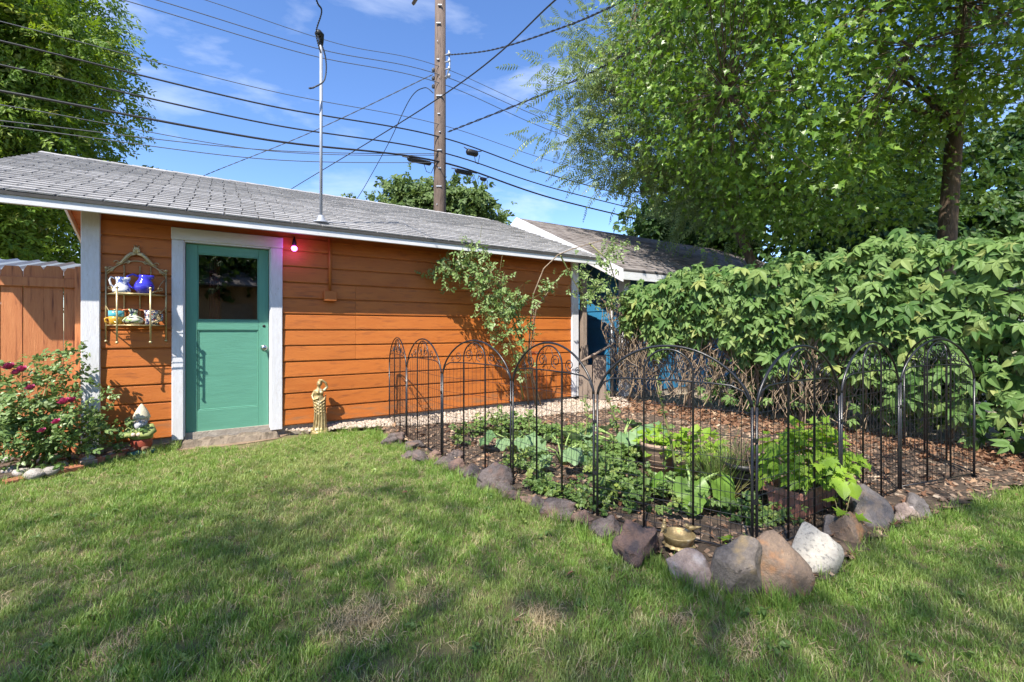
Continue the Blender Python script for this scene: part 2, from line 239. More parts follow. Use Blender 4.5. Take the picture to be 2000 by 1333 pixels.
# ------------------------------------------------------------------ mesh helpers
def link(o, parent=None):
    C.objects.link(o)
    if parent is not None: o.parent = parent
    return o
def tag(o, label=None, cat=None, group=None, kind=None):
    if label: o["label"] = label
    if cat: o["category"] = cat
    if group: o["group"] = group
    if kind: o["kind"] = kind
    return o
def thing(name, label, cat, loc=(0, 0, 0), rz=0.0, group=None):
    o = bpy.data.objects.new(name, None); o.empty_display_size = 0.1; C.objects.link(o)
    o.location = tuple(float(v) for v in loc); o.rotation_euler = (0, 0, rz); tag(o, label, cat, group); return o
class MB:
    def __init__(s): s.v = []; s.f = []; s.sm = []
    def add(s, vs, fs, smooth=False):
        k = len(s.v); s.v += [tuple(float(c) for c in p) for p in vs]; s.f += [tuple(i + k for i in f) for f in fs]; s.sm += [smooth] * len(fs); return s
    def box(s, x0, x1, y0, y1, z0, z1, bev=0.0):
        if bev <= 0:
            return s.add([(x0,y0,z0),(x1,y0,z0),(x1,y1,z0),(x0,y1,z0),(x0,y0,z1),(x1,y0,z1),(x1,y1,z1),(x0,y1,z1)],
                         [(0,3,2,1),(4,5,6,7),(0,1,5,4),(1,2,6,5),(2,3,7,6),(3,0,4,7)])
        bm = bmesh.new(); bmesh.ops.create_cube(bm, size=1)
        for v in bm.verts: v.co = Vector(((x0+x1)/2 + v.co.x*(x1-x0), (y0+y1)/2 + v.co.y*(y1-y0), (z0+z1)/2 + v.co.z*(z1-z0)))
        bmesh.ops.bevel(bm, geom=list(bm.edges), offset=bev, segments=1, affect='EDGES')
        s.bm(bm); return s
    def bm(s, bm, smooth=False):
        bm.verts.index_update(); s.add([tuple(v.co) for v in bm.verts], [tuple(v.index for v in f.verts) for f in bm.faces], smooth); bm.free(); return s
    def tube(s, pts, r, seg=8, smooth=True, cap=True):
        pts = [Vector([float(c) for c in p]) for p in pts]; n = len(pts)
        rs = [r] * n if not hasattr(r, '__len__') else list(r)
        vs = []; prev = None
        for i, p in enumerate(pts):
            d = (pts[min(i+1, n-1)] - pts[max(i-1, 0)]); d = d.normalized() if d.length > 1e-9 else Vector((0,0,1))
            if prev is None:
                a = Vector((0,0,1)) if abs(d.z) < 0.9 else Vector((1,0,0)); x = d.cross(a).normalized()
            else:
                x = (prev - d * prev.dot(d)); x = x.normalized() if x.length > 1e-6 else d.orthogonal().normalized()
            prev = x; y = d.cross(x)
            for k in range(seg):
                t = 2*math.pi*k/seg; vs.append(p + (x*math.cos(t) + y*math.sin(t)) * rs[i])
        fs = [(i*seg+k, i*seg+(k+1)%seg, (i+1)*seg+(k+1)%seg, (i+1)*seg+k) for i in range(n-1) for k in range(seg)]
        if cap: fs += [tuple(range(seg-1, -1, -1)), tuple((n-1)*seg+k for k in range(seg))]
        return s.add(vs, fs, smooth)
    def lathe(s, prof, c=(0,0,0), seg=20, sx=1.0, sy=1.0, wob=None, smooth=True):
        vs = []; n = len(prof)
        for i, (r, z) in enumerate(prof):
            for k in range(seg):
                t = 2*math.pi*k/seg; q = 1.0 if wob is None else wob(i, t)
                vs.append((c[0]+r*q*sx*math.cos(t), c[1]+r*q*sy*math.sin(t), c[2]+z))
        fs = [(i*seg+k, i*seg+(k+1)%seg, (i+1)*seg+(k+1)%seg, (i+1)*seg+k) for i in range(n-1) for k in range(seg)]
        fs += [tuple(range(seg-1, -1, -1)), tuple((n-1)*seg+k for k in range(seg))]
        return s.add(vs, fs, smooth)
    def ball(s, c, r, seg=14, ring=9):
        r = (r, r, r) if not hasattr(r, '__len__') else r
        return s.lathe([(math.sin(math.pi*i/ring)*1.0 + 1e-4, -math.cos(math.pi*i/ring)*r[2]) for i in range(ring+1)], c, seg, r[0], r[1])
    def xform(s, m):
        s.v = [tuple(m @ Vector(p)) for p in s.v]; return s
    def mesh(s, name, mats):
        me = bpy.data.meshes.new(name); me.from_pydata(s.v, [], s.f)
        me.polygons.foreach_set("use_smooth", s.sm)
        for m in (mats if isinstance(mats, (list, tuple)) else [mats]): me.materials.append(m)
        me.update(); return me
    def build(s, name, m, parent=None, origin=None, **tags):
        if origin is not None:
            o3 = Vector([float(c) for c in origin]); s.v = [tuple(Vector(p) - o3) for p in s.v]
        o = bpy.data.objects.new(name, s.mesh(name, m)); link(o, parent); tag(o, **tags)
        if origin is not None: o.location = o3
        return o
def wbuild(mb, name, m, root, **tags):        # world coordinates under an unrotated root
    l = root.location; mb.v = [(p[0]-l.x, p[1]-l.y, p[2]-l.z) for p in mb.v]
    return mb.build(name, m, root, **tags)
def solid(mb, name, m, label, cat, origin, group=None):
    return mb.build(name, m, None, origin=origin, label=label, cat=cat, group=group)

# ------------------------------------------------------------------ leaf templates (y along the leaf, z its normal)
def blade(L_, w, fold=0.25, droop=0.15, n=3, shape=None):
    vs = [(0, 0, 0)]; fs = []
    for i in range(1, n + 1):
        t = i / (n + 1); ww = (shape(t) if shape else math.sin(math.pi * t ** 0.8)) * w / 2
        y = L_ * t; z = -droop * L_ * t * t
        vs += [(-ww, y, z + fold * ww), (0, y, z), (ww, y, z + fold * ww)]
    vs.append((0, L_, -droop * L_)); last = len(vs) - 1
    fs += [(0, 2, 1), (0, 3, 2)]
    for i in range(n - 1):
        a = 1 + 3 * i; b = a + 3; fs += [(a, a+1, b+1, b), (a+1, a+2, b+2, b+1)]
    a = 1 + 3 * (n - 1); fs += [(a, a+1, last), (a+1, a+2, last)]
    return vs, fs
def combine(parts):
    mb = MB()
    for (vs, fs, m) in parts: mb.add([tuple(m @ Vector(v)) for v in vs], fs)
    return mb
def T(x, y, z, rx=0, ry=0, rz=0, s=1.0): return Matrix.Translation((x, y, z)) @ Euler((rx, ry, rz)).to_matrix().to_4x4() @ Matrix.Scale(s, 4)
def tpl_oval(w=0.6, **k):
    vs, fs = blade(1.0, w, **k); return combine([(vs, fs, Matrix())])
def tpl_palm5(seed):
    r = random.Random(seed); parts = []
    for a, s in ((-88, .62), (-45, .88), (0, 1.0), (45, .88), (88, .62)):
        vs, fs = blade(0.64, 0.27, fold=0.30, droop=0.26, n=4, shape=lambda t: math.sin(math.pi * t ** 0.72) ** 0.9)
        parts.append((vs, fs, T(0, 0, 0, r.uniform(-.35, .1), r.uniform(-.2, .2), R(a + r.uniform(-7, 7)), s * r.uniform(.9, 1.08))))
    return combine(parts)
def tpl_maple(seed):
    r = random.Random(seed); out = []
    spec = [(-128, .46), (-104, .24), (-78, .66), (-60, .40), (-46, .52), (-36, .37), (-24, .50), (-14, .60), (0, .98), (14, .60), (24, .50), (36, .37), (46, .52), (60, .40), (78, .66), (104, .24), (128, .46)]
    vs = [(0, 0.05, 0)]; cup = r.uniform(-.22, .12); tw = r.uniform(-.15, .15)
    for a, d in spec:
        t = R(90 - a); d *= r.uniform(.93, 1.07) * 0.62
        x, y = d * math.cos(t), d * math.sin(t) + 0.12
        vs.append((x, y, cup * (x*x + y*y) + tw * x * y + abs(x) * 0.12))
    vs.insert(1, (0, 0, 0))
    n = len(vs); fs = [(0, i, i + 1) for i in range(2, n - 1)] + [(0, 1, 2), (0, n - 1, 1)]
    mb = MB(); mb.add(vs, fs); return mb
def tpl_pinnate(seed, n=8):
    r = random.Random(seed); parts = []; mb = MB()
    rach = [(0, i / n * 1.0, -0.28 * (i / n) ** 2) for i in range(n + 1)]
    for i in range(1, n + 1):
        t = i / n; ln = 0.24 * math.sin(math.pi * (0.16 + 0.72 * t)) ** 0.6
        for sd in (-1, 1):
            vs, fs = blade(ln, ln * .30, fold=.2, droop=.35, n=2)
            parts.append((vs, fs, T(0, rach[i][1], rach[i][2], r.uniform(-.5, -.1), 0, sd * R(-66 + 12 * t + r.uniform(-8, 8)))))
    vs, fs = blade(.2, .065, n=2); parts.append((vs, fs, T(0, 1, -.28, -.3)))
    mb = combine(parts)
    mb.tube(rach[::2] + [rach[-1]], .006, 3, False, False); return mb
def tpl_sprig(seed, n=9, L_=0.42, w=0.2, spread=1.0):      # several small leaves on one twig
    r = random.Random(seed); parts = []
    for i in range(n):
        t = (i + 1) / n; sd = -1 if i % 2 else 1
        vs, fs = blade(L_ * r.uniform(.7, 1.1), w * r.uniform(.8, 1.1), fold=.3, droop=.2, n=1 if n > 12 else 2)
        parts.append((vs, fs, T(r.uniform(-.05, .05), t * .8, r.uniform(-.06, .06), r.uniform(-.6, .5), r.uniform(-.5, .5), sd * R(r.uniform(25, 75)) * spread)))
    return combine(parts)
def tpl_big(seed, lobes=5, wav=.10):                       # broad wavy leaf
    r = random.Random(seed); na, nr = 20, 3; vs = [(0, 0, 0)]; fs = []
    ph = r.uniform(0, 6)
    for j in range(1, nr + 1):
        for i in range(na):
            a = 2 * math.pi * i / na; q = j / nr
            rad = (0.46 + .05 * math.cos(a * lobes + ph) + .03 * math.sin(a * 9)) * q
            x = rad * math.sin(a) * .92; y = 0.42 - rad * math.cos(a) * 1.1
            if abs(a) < .5 or abs(a - 2 * math.pi) < .5: y += .16 * q
            z = .10 * abs(x) - .28 * max(0, y - .2) ** 2 + wav * q * q * math.sin(a * 5 + ph) * .5
            vs.append((x, y, z))
    vs[0] = (0, .42, -.02)
    fs += [(0, 1 + i, 1 + (i + 1) % na) for i in range(na)]
    for j in range(nr - 1):
        b = 1 + j * na; fs += [(b + i, b + na + i, b + na + (i + 1) % na, b + (i + 1) % na) for i in range(na)]
    mb = MB(); mb.add(vs, fs, True); return mb
def tpl_grass(seed, n=13, spread=.028, h=(.028, .058), w=.0032, lean=.6):
    r = random.Random(seed); mb = MB()
    for i in range(n):
        a = r.uniform(0, 6.28); d = spread * math.sqrt(r.random()); x, y = d*math.cos(a), d*math.sin(a); H = r.uniform(*h)
        b = r.uniform(0, 6.28); ln = r.uniform(.1, lean) * H; c = b + r.uniform(-.6, .6) + 1.57; ww = w * r.uniform(.7, 1.2)
        dx, dy = math.cos(c)*ww/2, math.sin(c)*ww/2; lx, ly = math.cos(b)*ln, math.sin(b)*ln
        mb.add([(x-dx,y-dy,-.004),(x+dx,y+dy,-.004),(x+lx*.35-dx*.8,y+ly*.35-dy*.8,H*.55),(x+lx*.35+dx*.8,y+ly*.35+dy*.8,H*.55),(x+lx,y+ly,H*.95)], [(0,1,3,2),(2,3,4)])
    return mb
POOL = {}
def pool(key, makers, m):                                   # source meshes for scatters and single leaves
    if key not in POOL:
        col = bpy.data.collections.new("pool_" + key); obs = []
        for i, f in enumerate(makers):
            me = f.mesh(key + "_leaf", m); o = bpy.data.objects.new("%s_%02d" % (key, i), me); col.objects.link(o); obs.append(o)
        POOL[key] = (col, [o.data for o in obs])
    return POOL[key]
def basis_euler(X, Y, Z):
    ry = np.arcsin(np.clip(-X[:, 2], -1, 1)); rx = np.arctan2(Y[:, 2], Z[:, 2]); rz = np.arctan2(X[:, 1], X[:, 0])
    return np.stack([rx, ry, rz], 1)
def nrmz(a): return a / np.maximum(np.linalg.norm(a, axis=1, keepdims=True), 1e-9)
def leaf_euler(direction, normal):
    Y = nrmz(direction); Z = nrmz(normal - Y * np.sum(Y * normal, 1, keepdims=True)); X = np.cross(Y, Z); return basis_euler(X, Y, Z)
GN = {}
def scatter_group(key):
    if key in GN: return GN[key]
    g = bpy.data.node_groups.new("scatter_" + key, 'GeometryNodeTree')
    g.interface.new_socket("Geometry", in_out='INPUT', socket_type='NodeSocketGeometry'); g.interface.new_socket("Geometry", in_out='OUTPUT', socket_type='NodeSocketGeometry')
    N, L = g.nodes.new, g.links.new
    gi, go = N("NodeGroupInput"), N("NodeGroupOutput"); ci = N("GeometryNodeCollectionInfo"); ci.inputs[0].default_value = POOL[key][0]
    ci.inputs["Separate Children"].default_value = True; ci.inputs["Reset Children"].default_value = True
    ip = N("GeometryNodeInstanceOnPoints"); ip.inputs["Pick Instance"].default_value = True
    def attr(nm, ty):
        a = N("GeometryNodeInputNamedAttribute"); a.data_type = ty; a.inputs[0].default_value = nm; return a.outputs[0]
    L(gi.outputs[0], ip.inputs["Points"]); L(ci.outputs[0], ip.inputs["Instance"])
    L(attr("idx", 'INT'), ip.inputs["Instance Index"]); L(attr("rot", 'FLOAT_VECTOR'), ip.inputs["Rotation"]); L(attr("scl", 'FLOAT'), ip.inputs["Scale"])
    L(ip.outputs[0], go.inputs[0]); GN[key] = g; return g
def scatter(name, key, pos, rot, scl, parent=None, kind="stuff", **tags):
    pos = np.asarray(pos, np.float32)
    if parent is not None: pos = pos - np.array(parent.location, np.float32)
    n = len(pos); me = bpy.data.meshes.new(name); me.vertices.add(n); me.vertices.foreach_set("co", pos.ravel())
    a = me.attributes.new("rot", 'FLOAT_VECTOR', 'POINT'); a.data.foreach_set("vector", np.asarray(rot, np.float32).ravel())
    a = me.attributes.new("scl", 'FLOAT', 'POINT'); a.data.foreach_set("value", np.asarray(scl, np.float32))
    a = me.attributes.new("idx", 'INT', 'POINT'); a.data.foreach_set("value", rng.integers(0, len(POOL[key][1]), n).astype(np.int32))
    me.update(); o = bpy.data.objects.new(name, me); link(o, parent); me.materials.append(POOL[key][1][0].materials[0])
    md = o.modifiers.new("scatter", 'NODES'); md.node_group = scatter_group(key); tag(o, kind=kind, **tags); return o
CAMP = np.array([0, 0, 1.2])
def leaves(root, key, pos, rot, scl, n_obj=0, part="foliage", leaf_name="leaf", score=None):
    """the leaves that show largest become parts of their own, the rest one stuff part"""
    pos = np.asarray(pos); rot = np.asarray(rot); scl = np.asarray(scl); n = len(pos)
    sel = np.array([], int)
    if n_obj:
        d = np.linalg.norm(pos - CAMP, axis=1); px = 1000 + F * pos[:, 0] / np.maximum(pos[:, 1], .1); py = HZ - F * (pos[:, 2] - HC) / np.maximum(pos[:, 1], .1)
        vis = (pos[:, 1] > .3) & (px > 0) & (px < 2000) & (py > 0) & (py < 1333)
        sc = np.where(vis, scl / d, -1) + (0 if score is None else score)
        sel = np.argsort(-sc)[:n_obj]; sel = sel[sc[sel] > 0]
    l = np.array(root.location)
    for i in sel:
        o = bpy.data.objects.new(leaf_name, POOL[key][1][int(rng.integers(0, len(POOL[key][1])))]); link(o, root)
        o.location = tuple(pos[i] - l); o.rotation_euler = tuple(rot[i]); s = float(scl[i]); o.scale = (s, s, s)
    rest = np.setdiff1d(np.arange(n), sel)
    if len(rest): scatter(part, key, pos[rest], rot[rest], scl[rest], root)

pool("maple", [tpl_maple(i) for i in range(6)], lf_maple)
pool("pinnate", [tpl_pinnate(i) for i in range(5)], lf_pinnate)
pool("locust", [tpl_sprig(i, 16, .26, .10) for i in range(6)], lf_locust)
pool("farleaf", [tpl_sprig(i, 8, .5, .3) for i in range(5)], lf_far)
pool("darkleaf", [tpl_sprig(i + 20, 7, .5, .36) for i in range(5)], lf_dark)
pool("creeper", [tpl_palm5(i) for i in range(7)], lf_creeper)
pool("rose", [tpl_sprig(i, 5, .5, .32, .9) for i in range(6)], lf_rose)
pool("climb", [tpl_sprig(i + 7, 5, .5, .26, .9) for i in range(6)], lf_climb)
pool("lime", [tpl_maple(i + 50) for i in range(4)] + [tpl_oval(.8, n=3, fold=.2)], lf_lime)
pool("squash", [tpl_big(i, 5, .14) for i in range(5)], lf_squash)
pool("rhubarb", [tpl_big(i + 9, 3, .09) for i in range(4)], lf_rhubarb)
pool("cover", [tpl_sprig(i + 30, 6, .5, .42) for i in range(6)], lf_cover)
pool("sedge", [tpl_grass(i, 10, .02, (.6, 1.0), .012, .5) for i in range(4)], lf_sedge)
pool("grass", [tpl_grass(i, 13, .03, (.022, .05), .0026 + .0012 * (i % 3), .9) for i in range(10)], lf_grass)
pool("tallgrass", [tpl_grass(i + 40, 12, .03, (.05, .12), .004, .7) for i in range(5)], lf_grass)
pool("straw", [tpl_grass(i + 60, 9, .04, (.01, .03), .003, 2.5) for i in range(4)], lf_straw)
def litter_tpl(seed):
    mb = tpl_maple(seed); r = random.Random(seed); k = r.uniform(.5, 1.4)
    mb.v = [(x, y, k * (x * x) + .3 * k * y * y) for x, y, z in mb.v]; return mb
pool("litter", [litter_tpl(i) for i in range(4)] + [tpl_oval(.5, fold=.6, droop=.3) for i in range(2)], lf_litter)
def chip_tpl(seed):
    r = random.Random(seed); mb = MB(); mb.box(-.5, .5, -r.uniform(.12, .25), r.uniform(.12, .25), -.06, .06); mb.v = [(x + r.uniform(-.12, .12), y + r.uniform(-.07, .07), z) for x, y, z in mb.v]; return mb
pool("chip", [chip_tpl(i) for i in range(5)], lf_bark)
def stone_mesh(seed, sub=2, rough=.18, flat=.6, facets=3, pits=0.0, crisp=.9):
    r = random.Random(seed); bm = bmesh.new(); bmesh.ops.create_icosphere(bm, subdivisions=sub, radius=1)
    off = Vector((r.uniform(0, 50),) * 3); pl = []
    for _ in range(facets):
        n = Vector((r.uniform(-1, 1), r.uniform(-1, 1), r.uniform(-.4, 1))).normalized(); pl.append((n, r.uniform(.52, .82)))
    for v in bm.verts:
        p = v.co.copy()
        for n, d in pl:
            d2 = d + .03 * mnoise.noise(p * 2.2 + n * 7 + off); e = p.dot(n) - d2
            if e > 0: p -= n * e * crisp
        q = mnoise.noise(p * 1.3 + off) * rough + mnoise.noise(p * 3.1 + off) * rough * .45
        if sub >= 3: q += mnoise.noise(p * 8 + off) * rough * .18 + mnoise.noise(p * 17 + off) * rough * .08
        if pits > 0:
            w = mnoise.noise(p * 11 + off); q -= pits * max(0, w - .12) + pits * .6 * max(0, mnoise.noise(p * 22 - off) - .1); q += pits * .25 * mnoise.noise(p * 5 - off)
        v.co = p * (1 + q); v.co.z *= flat
    mb = MB(); mb.bm(bm, True); return mb
pool("pebble", [stone_mesh(i, 1, .2, .62, 1) for i in range(6)], pebble_m)

# ------------------------------------------------------------------ ground
def sheet(name, pts, z, m, kind="structure"):
    mb = MB(); mb.add([(p[0], p[1], z) for p in pts], [tuple(range(len(pts)))]); return mb.build(name, m, kind=kind)
def inside(poly, x, y):
    poly = np.asarray(poly); r = np.zeros(np.shape(x), bool); n = len(poly); j = n - 1
    for i in range(n):
        (xi, yi), (xj, yj) = poly[i], poly[j]
        r ^= ((yi > y) != (yj > y)) & (x < (xj - xi) * (y - yi) / (yj - yi + 1e-12) + xi); j = i
    return r
def sample(poly, n, seed=0):
    g = np.random.default_rng(seed); poly = np.asarray(poly); lo, hi = poly.min(0), poly.max(0); out = np.zeros((0, 2))
    while len(out) < n:
        p = g.uniform(lo, hi, (n * 2, 2)); out = np.concatenate([out, p[inside(poly, p[:, 0], p[:, 1])]])
    return out[:n]
def vnoise(x, y, s, seed=0.0):
    return np.array([mnoise.noise((a * s + seed, b * s - seed, seed)) for a, b in zip(x, y)])
sheet("ground", [(-900, -900), (900, -900), (900, 900), (-900, 900)], -0.02, far_ground)
ROCKLINE = [(-1.55, 5.35), (-1.33, 4.95), (-1.05, 4.62), (-.66, 4.12), (-.40, 3.80), (-.10, 3.42), (.12, 3.17), (.33, 2.95), (.55, 2.66), (.72, 2.46), (.86, 2.22), (1.0, 2.06), (1.28, 2.06), (1.62, 2.24), (1.98, 2.50), (2.34, 2.74), (2.70, 2.90), (3.2, 3.14), (3.66, 3.36), (4.6, 3.46), (6.5, 3.3)]
HB = np.array([1.7, 7.75]); HN = np.array([.65, -.76]); HU = np.array([-.76, -.65])                                   # start of the chain link line, runs along NV
def hedge_pt(t, o, z): p = HB + HN * t + HU * o; return np.array([p[0], p[1], z])   # o > 0 is towards the garden
BED = ROCKLINE + [tuple(HB + HN * 6.6), tuple(HB - HN * .3), tuple(shed_pt(6.3, -.0, 0)[:2]), tuple(shed_pt(2.75, -.0, 0)[:2])]
LEFTBED = [(-4.75, 3.2), (-4.02, 3.42), (-3.86, 3.85), (-3.70, 4.18), (-3.58, 4.44), (-3.47, 4.68), (-4.2, 4.4), (-5.1, 3.8)]
sheet("lawn", [(-9, -8), (9, -8), (9, 3.6), (3.6, 4.2), (-.6, 5.9), (-3.2, 4.93), (-9, 4.5)], 0.0, turf)
def bed_h(x, y): return .035 + .02 * mnoise.noise((x * 2.2, y * 2.2, 3)) + .008 * mnoise.noise((x * 9, y * 9, 1))
def bed_sheet(name, poly, m, step=.07, base=0.0):
    poly = np.asarray(poly); lo, hi = poly.min(0), poly.max(0); mb = MB(); idx = {}
    xs = np.arange(lo[0], hi[0], step); ys = np.arange(lo[1], hi[1], step)
    gx, gy = np.meshgrid(xs + step / 2, ys + step / 2, indexing='ij'); ins = inside(poly, gx, gy); vs, fs = [], []
    def vid(i, j):
        if (i, j) not in idx: idx[(i, j)] = len(vs); x, y = lo[0] + i * step, lo[1] + j * step; vs.append((x, y, base + bed_h(x, y)))
        return idx[(i, j)]
    for i in range(len(xs)):
        for j in range(len(ys)):
            if ins[i, j]: fs.append((vid(i, j), vid(i + 1, j), vid(i + 1, j + 1), vid(i, j + 1)))
    mb.add(vs, fs, True); return mb.build(name, m, kind="structure")
bed_sheet("garden_bed", BED, soil)
bed_sheet("flower_border", LEFTBED, soil, base=.0)
sheet("bare_path_patch", [tuple(shed_pt(x, y, 0)[:2]) for x, y in ((.70, -.02), (.72, -.20), (.95, -.30), (1.3, -.27), (1.62, -.20), (1.75, -.02))], 0.006, dirt)
sheet("neighbour_yard", [tuple(hedge_pt(-3, -.35, 0)[:2]), tuple(hedge_pt(9, -.35, 0)[:2]), tuple(hedge_pt(9, -14, 0)[:2]), tuple(hedge_pt(-3, -14, 0)[:2])], -0.008, gravel_tan)

# ------------------------------------------------------------------ orange shed (frame: x along the front wall, y to the back)
shed = thing("orange_shed", "orange lap-sided shed with teal door, white trim and grey shingle roof", "shed", (W0[0], W0[1], 0), RZ)
SL, SD, EAVE, RIDGE_Y, RIDGE_Z, XL, XR, EY = 6.09, 6.0, 2.345, 3.0, 3.65, -1.0, 6.29, -.43
SLOPE = (RIDGE_Z - EAVE) / (RIDGE_Y - EY); SANG = math.atan(SLOPE)
MB().box(.02, SL - .02, .012, SD - .02, -.1, .125).build("foundation", concrete, shed)
wall = MB()
wall.box(.01, .78, .0, .09, .10, 2.42); wall.box(1.56, SL - .01, .0, .09, .10, 2.42); wall.box(.78, 1.56, .0, .09, 2.13, 2.42)
for x0, x1 in ((.01, .09), (SL - .09, SL - .01)):
    k = len(wall.v); prof = [(.09, .1), (SD, .1), (SD, 2.42), (RIDGE_Y, RIDGE_Z - .10), (.09, 2.42)]
    wall.add([(x0, y, z) for y, z in prof] + [(x1, y, z) for y, z in prof], [(0,1,2,3,4), (9,8,7,6,5)] + [(i, i+5, (i+1)%5+5, (i+1)%5) for i in range(5)])
wall.box(.09, SL - .09, SD - .09, SD, .1, 2.42)
wall.build("wall_core", orange_plain, shed)
def board(x0, x1, z, h=.183):
    prof = [(-.004, 0), (-.021, .003), (-.024, .010), (-.017, h - .016), (-.012, h - .011), (-.004, h - .010), (-.004, h - .001)]
    n = len(prof); mb = MB(); mb.add([(0, y, zz) for y, zz in prof] + [(x1 - x0, y, zz) for y, zz in prof], [(i, i + 1, n + i + 1, n + i) for i in range(n - 1)] + [tuple(range(n - 1, -1, -1)), tuple(range(n, 2 * n))])
    o = mb.build("siding_board", orange_low if z < .2 else orange, shed); o.location = (x0, rnd.uniform(-.0015, .0015), z); o.rotation_euler = (0, rnd.uniform(-.0012, .0012), 0); return o
for k in range(12):
    z = .105 + k * .183
    h = .183 if k < 11 else .16
    board(.126, .672, z, h)
    if k in (4, 5, 6, 7, 8): cuts = [1.688, 2.50, 5.952]
    elif k % 3 == 0: cuts = [1.688, 4.55, 5.952]
    elif k % 3 == 1: cuts = [1.688, 3.62, 5.952]
    else: cuts = [1.688, 5.952]
    for a, b in zip(cuts[:-1], cuts[1:]): board(a + .001, b - .001, z, h)
MB().box(-.01, .126, -.055, .01, .06, 2.40, .006).build("corner_board", white_paint, shed)
MB().box(-.012, .008, .0, .13, .06, 2.40, .004).build("corner_board", white_paint, shed)
MB().box(5.955, 6.10, -.045, .01, .10, 2.40, .006).build("corner_board", white_paint, shed)
# door
MB().box(.672, .772, -.045, .03, .07, 2.125, .006).build("door_casing", white_paint, shed)
MB().box(1.566, 1.686, -.045, .03, .07, 2.125, .006).build("door_casing", white_paint, shed)
MB().box(.668, 1.690, -.052, .03, 2.128, 2.25, .006).build("head_casing", white_long, shed)
jm = MB(); jm.box(.772, .782, -.03, .10, .10, 2.12); jm.box(1.556, 1.566, -.03, .10, .10, 2.12); jm.box(.783, 1.555, -.03, .10, 2.112, 2.127); jm.build("door_jamb", white_paint, shed)
thr = MB(); bmx = bmesh.new(); bmesh.ops.create_grid(bmx, x_segments=24, y_segments=5, size=.5)
for v in bmx.verts:
    x, y = v.co.x, v.co.y; q = 1 if abs(y) < .45 and abs(x) < .49 else 0
    v.co = Vector((1.2 + x * .92, -.09 + y * .19 + .03 * mnoise.noise((x * 9, y * 5, 2)), (.06 + .04 * mnoise.noise((x * 11, y * 9, 7))) if q else -.02))
thr.bm(bmx, False); thr.build("door_sill", sill_m, shed)
door = MB(); DY0, DY1 = .035, .075
door.box(.786, .885, DY0, DY1, .105, 2.108, .003); door.box(1.452, 1.552, DY0, DY1, .105, 2.108, .003)
door_o = door.build("door", teal_v, shed)
rails = MB(); rails.box(.8855, 1.4515, DY0 + .001, DY1, 2.012, 2.108, .003); rails.build("top_rail", teal, door_o)
MB().box(.8855, 1.4515, DY0 + .001, DY1, 1.20, 1.305, .003).build("lock_rail", teal, door_o)
MB().box(.8855, 1.4515, DY0 + .001, DY1, .105, .345, .003).build("bottom_rail", teal, door_o)
MB().box(.884, 1.453, DY0 + .014, DY1 - .006, .344, 1.202).build("door_panel", teal, door_o)
mo = MB()
for a in ((.886, .897, .346, 1.199), (1.440, 1.451, .346, 1.199)): mo.box(a[0], a[1], DY0 + .006, DY0 + .0135, a[2], a[3], .003)
for a in ((.8975, 1.4395, .346, .357), (.8975, 1.4395, 1.188, 1.199)): mo.box(a[0], a[1], DY0 + .006, DY0 + .0135, a[2], a[3], .003)
mo.build("panel_moulding", teal, door_o)
gb = MB()
for a in ((.886, .896, 1.306, 2.011), (1.441, 1.451, 1.306, 2.011)): gb.box(a[0], a[1], DY0 + .004, DY0 + .018, a[2], a[3], .002)
for a in ((.8965, 1.4405, 1.306, 1.316), (.8965, 1.4405, 2.001, 2.011)): gb.box(a[0], a[1], DY0 + .004, DY0 + .018, a[2], a[3], .002)
gb.build("glazing_bead", teal, door_o)
MB().box(.886, 1.451, DY0 + .020, DY0 + .024, 1.306, 2.011).build("glass_pane", window_glass, door_o)
kn = MB(); M90 = Matrix.Rotation(R(90), 4, 'X')
kn.lathe([(.033, 0), (.033, .006), (.012, .010), (.011, .034), (.024, .040), (.030, .052), (.028, .064), (.018, .070), (.004, .071)], seg=18); kn.xform(Matrix.Translation((1.505, DY0, 1.0)) @ M90); kn.build("door_knob", steel, door_o)
lk = MB(); lk.lathe([(.015, 0), (.015, .004), (.002, .0045)], seg=14); lk.xform(Matrix.Translation((1.505, DY0, 1.245)) @ M90); lk.build("lock_hole", black_plain, door_o)
# roof
def slab(y0, z0, y1, z1, t, x0, x1):
    mb = MB(); mb.add([(x0,y0,z0),(x1,y0,z0),(x1,y1,z1),(x0,y1,z1),(x0,y0,z0-t),(x1,y0,z0-t),(x1,y1,z1-t),(x0,y1,z1-t)], [(0,1,2,3),(7,6,5,4),(0,4,5,1),(1,5,6,2),(2,6,7,3),(3,7,4,0)]); return mb
roof = slab(EY, EAVE, RIDGE_Y, RIDGE_Z, .012, XL + .004, XR - .004); r2 = slab(2 * RIDGE_Y - EY, EAVE, RIDGE_Y, RIDGE_Z, .012, XL + .004, XR - .004); roof.add(r2.v, r2.f)
roof_o = roof.build("roof", felt, shed)
SLEN = math.hypot(RIDGE_Y - EY, RIDGE_Z - EAVE); NROW = 26; EXP = SLEN / NROW; TW = .305
tabm = []
for q in range(4):
    mb = MB(); g = .0075; h = EXP * 1.06
    j = [rnd.uniform(-.003, .003) for _ in range(4)]
    mb.add([(g, j[0], .018), (TW - g, j[1], .018), (TW - g, h, .004), (g, h, .004), (g, j[0], .004), (TW - g, j[1], .004), (TW - g, h, .001), (g, h, .001)], [(0,1,2,3), (0,4,5,1), (1,5,6,2), (3,7,4,0), (2,6,7,3)])
    tabm.append(mb)
tabme = [t.mesh("shingle", shingle) for t in tabm]
cells = []
for r_ in range(NROW):
    x = XL - (r_ % 2) * TW / 2 + rnd.uniform(-.015, .015)
    while x < XR - .01:
        a, b = max(x, XL), min(x + TW, XR)
        if b - a > .05: cells.append((a, b, r_))
        x += TW
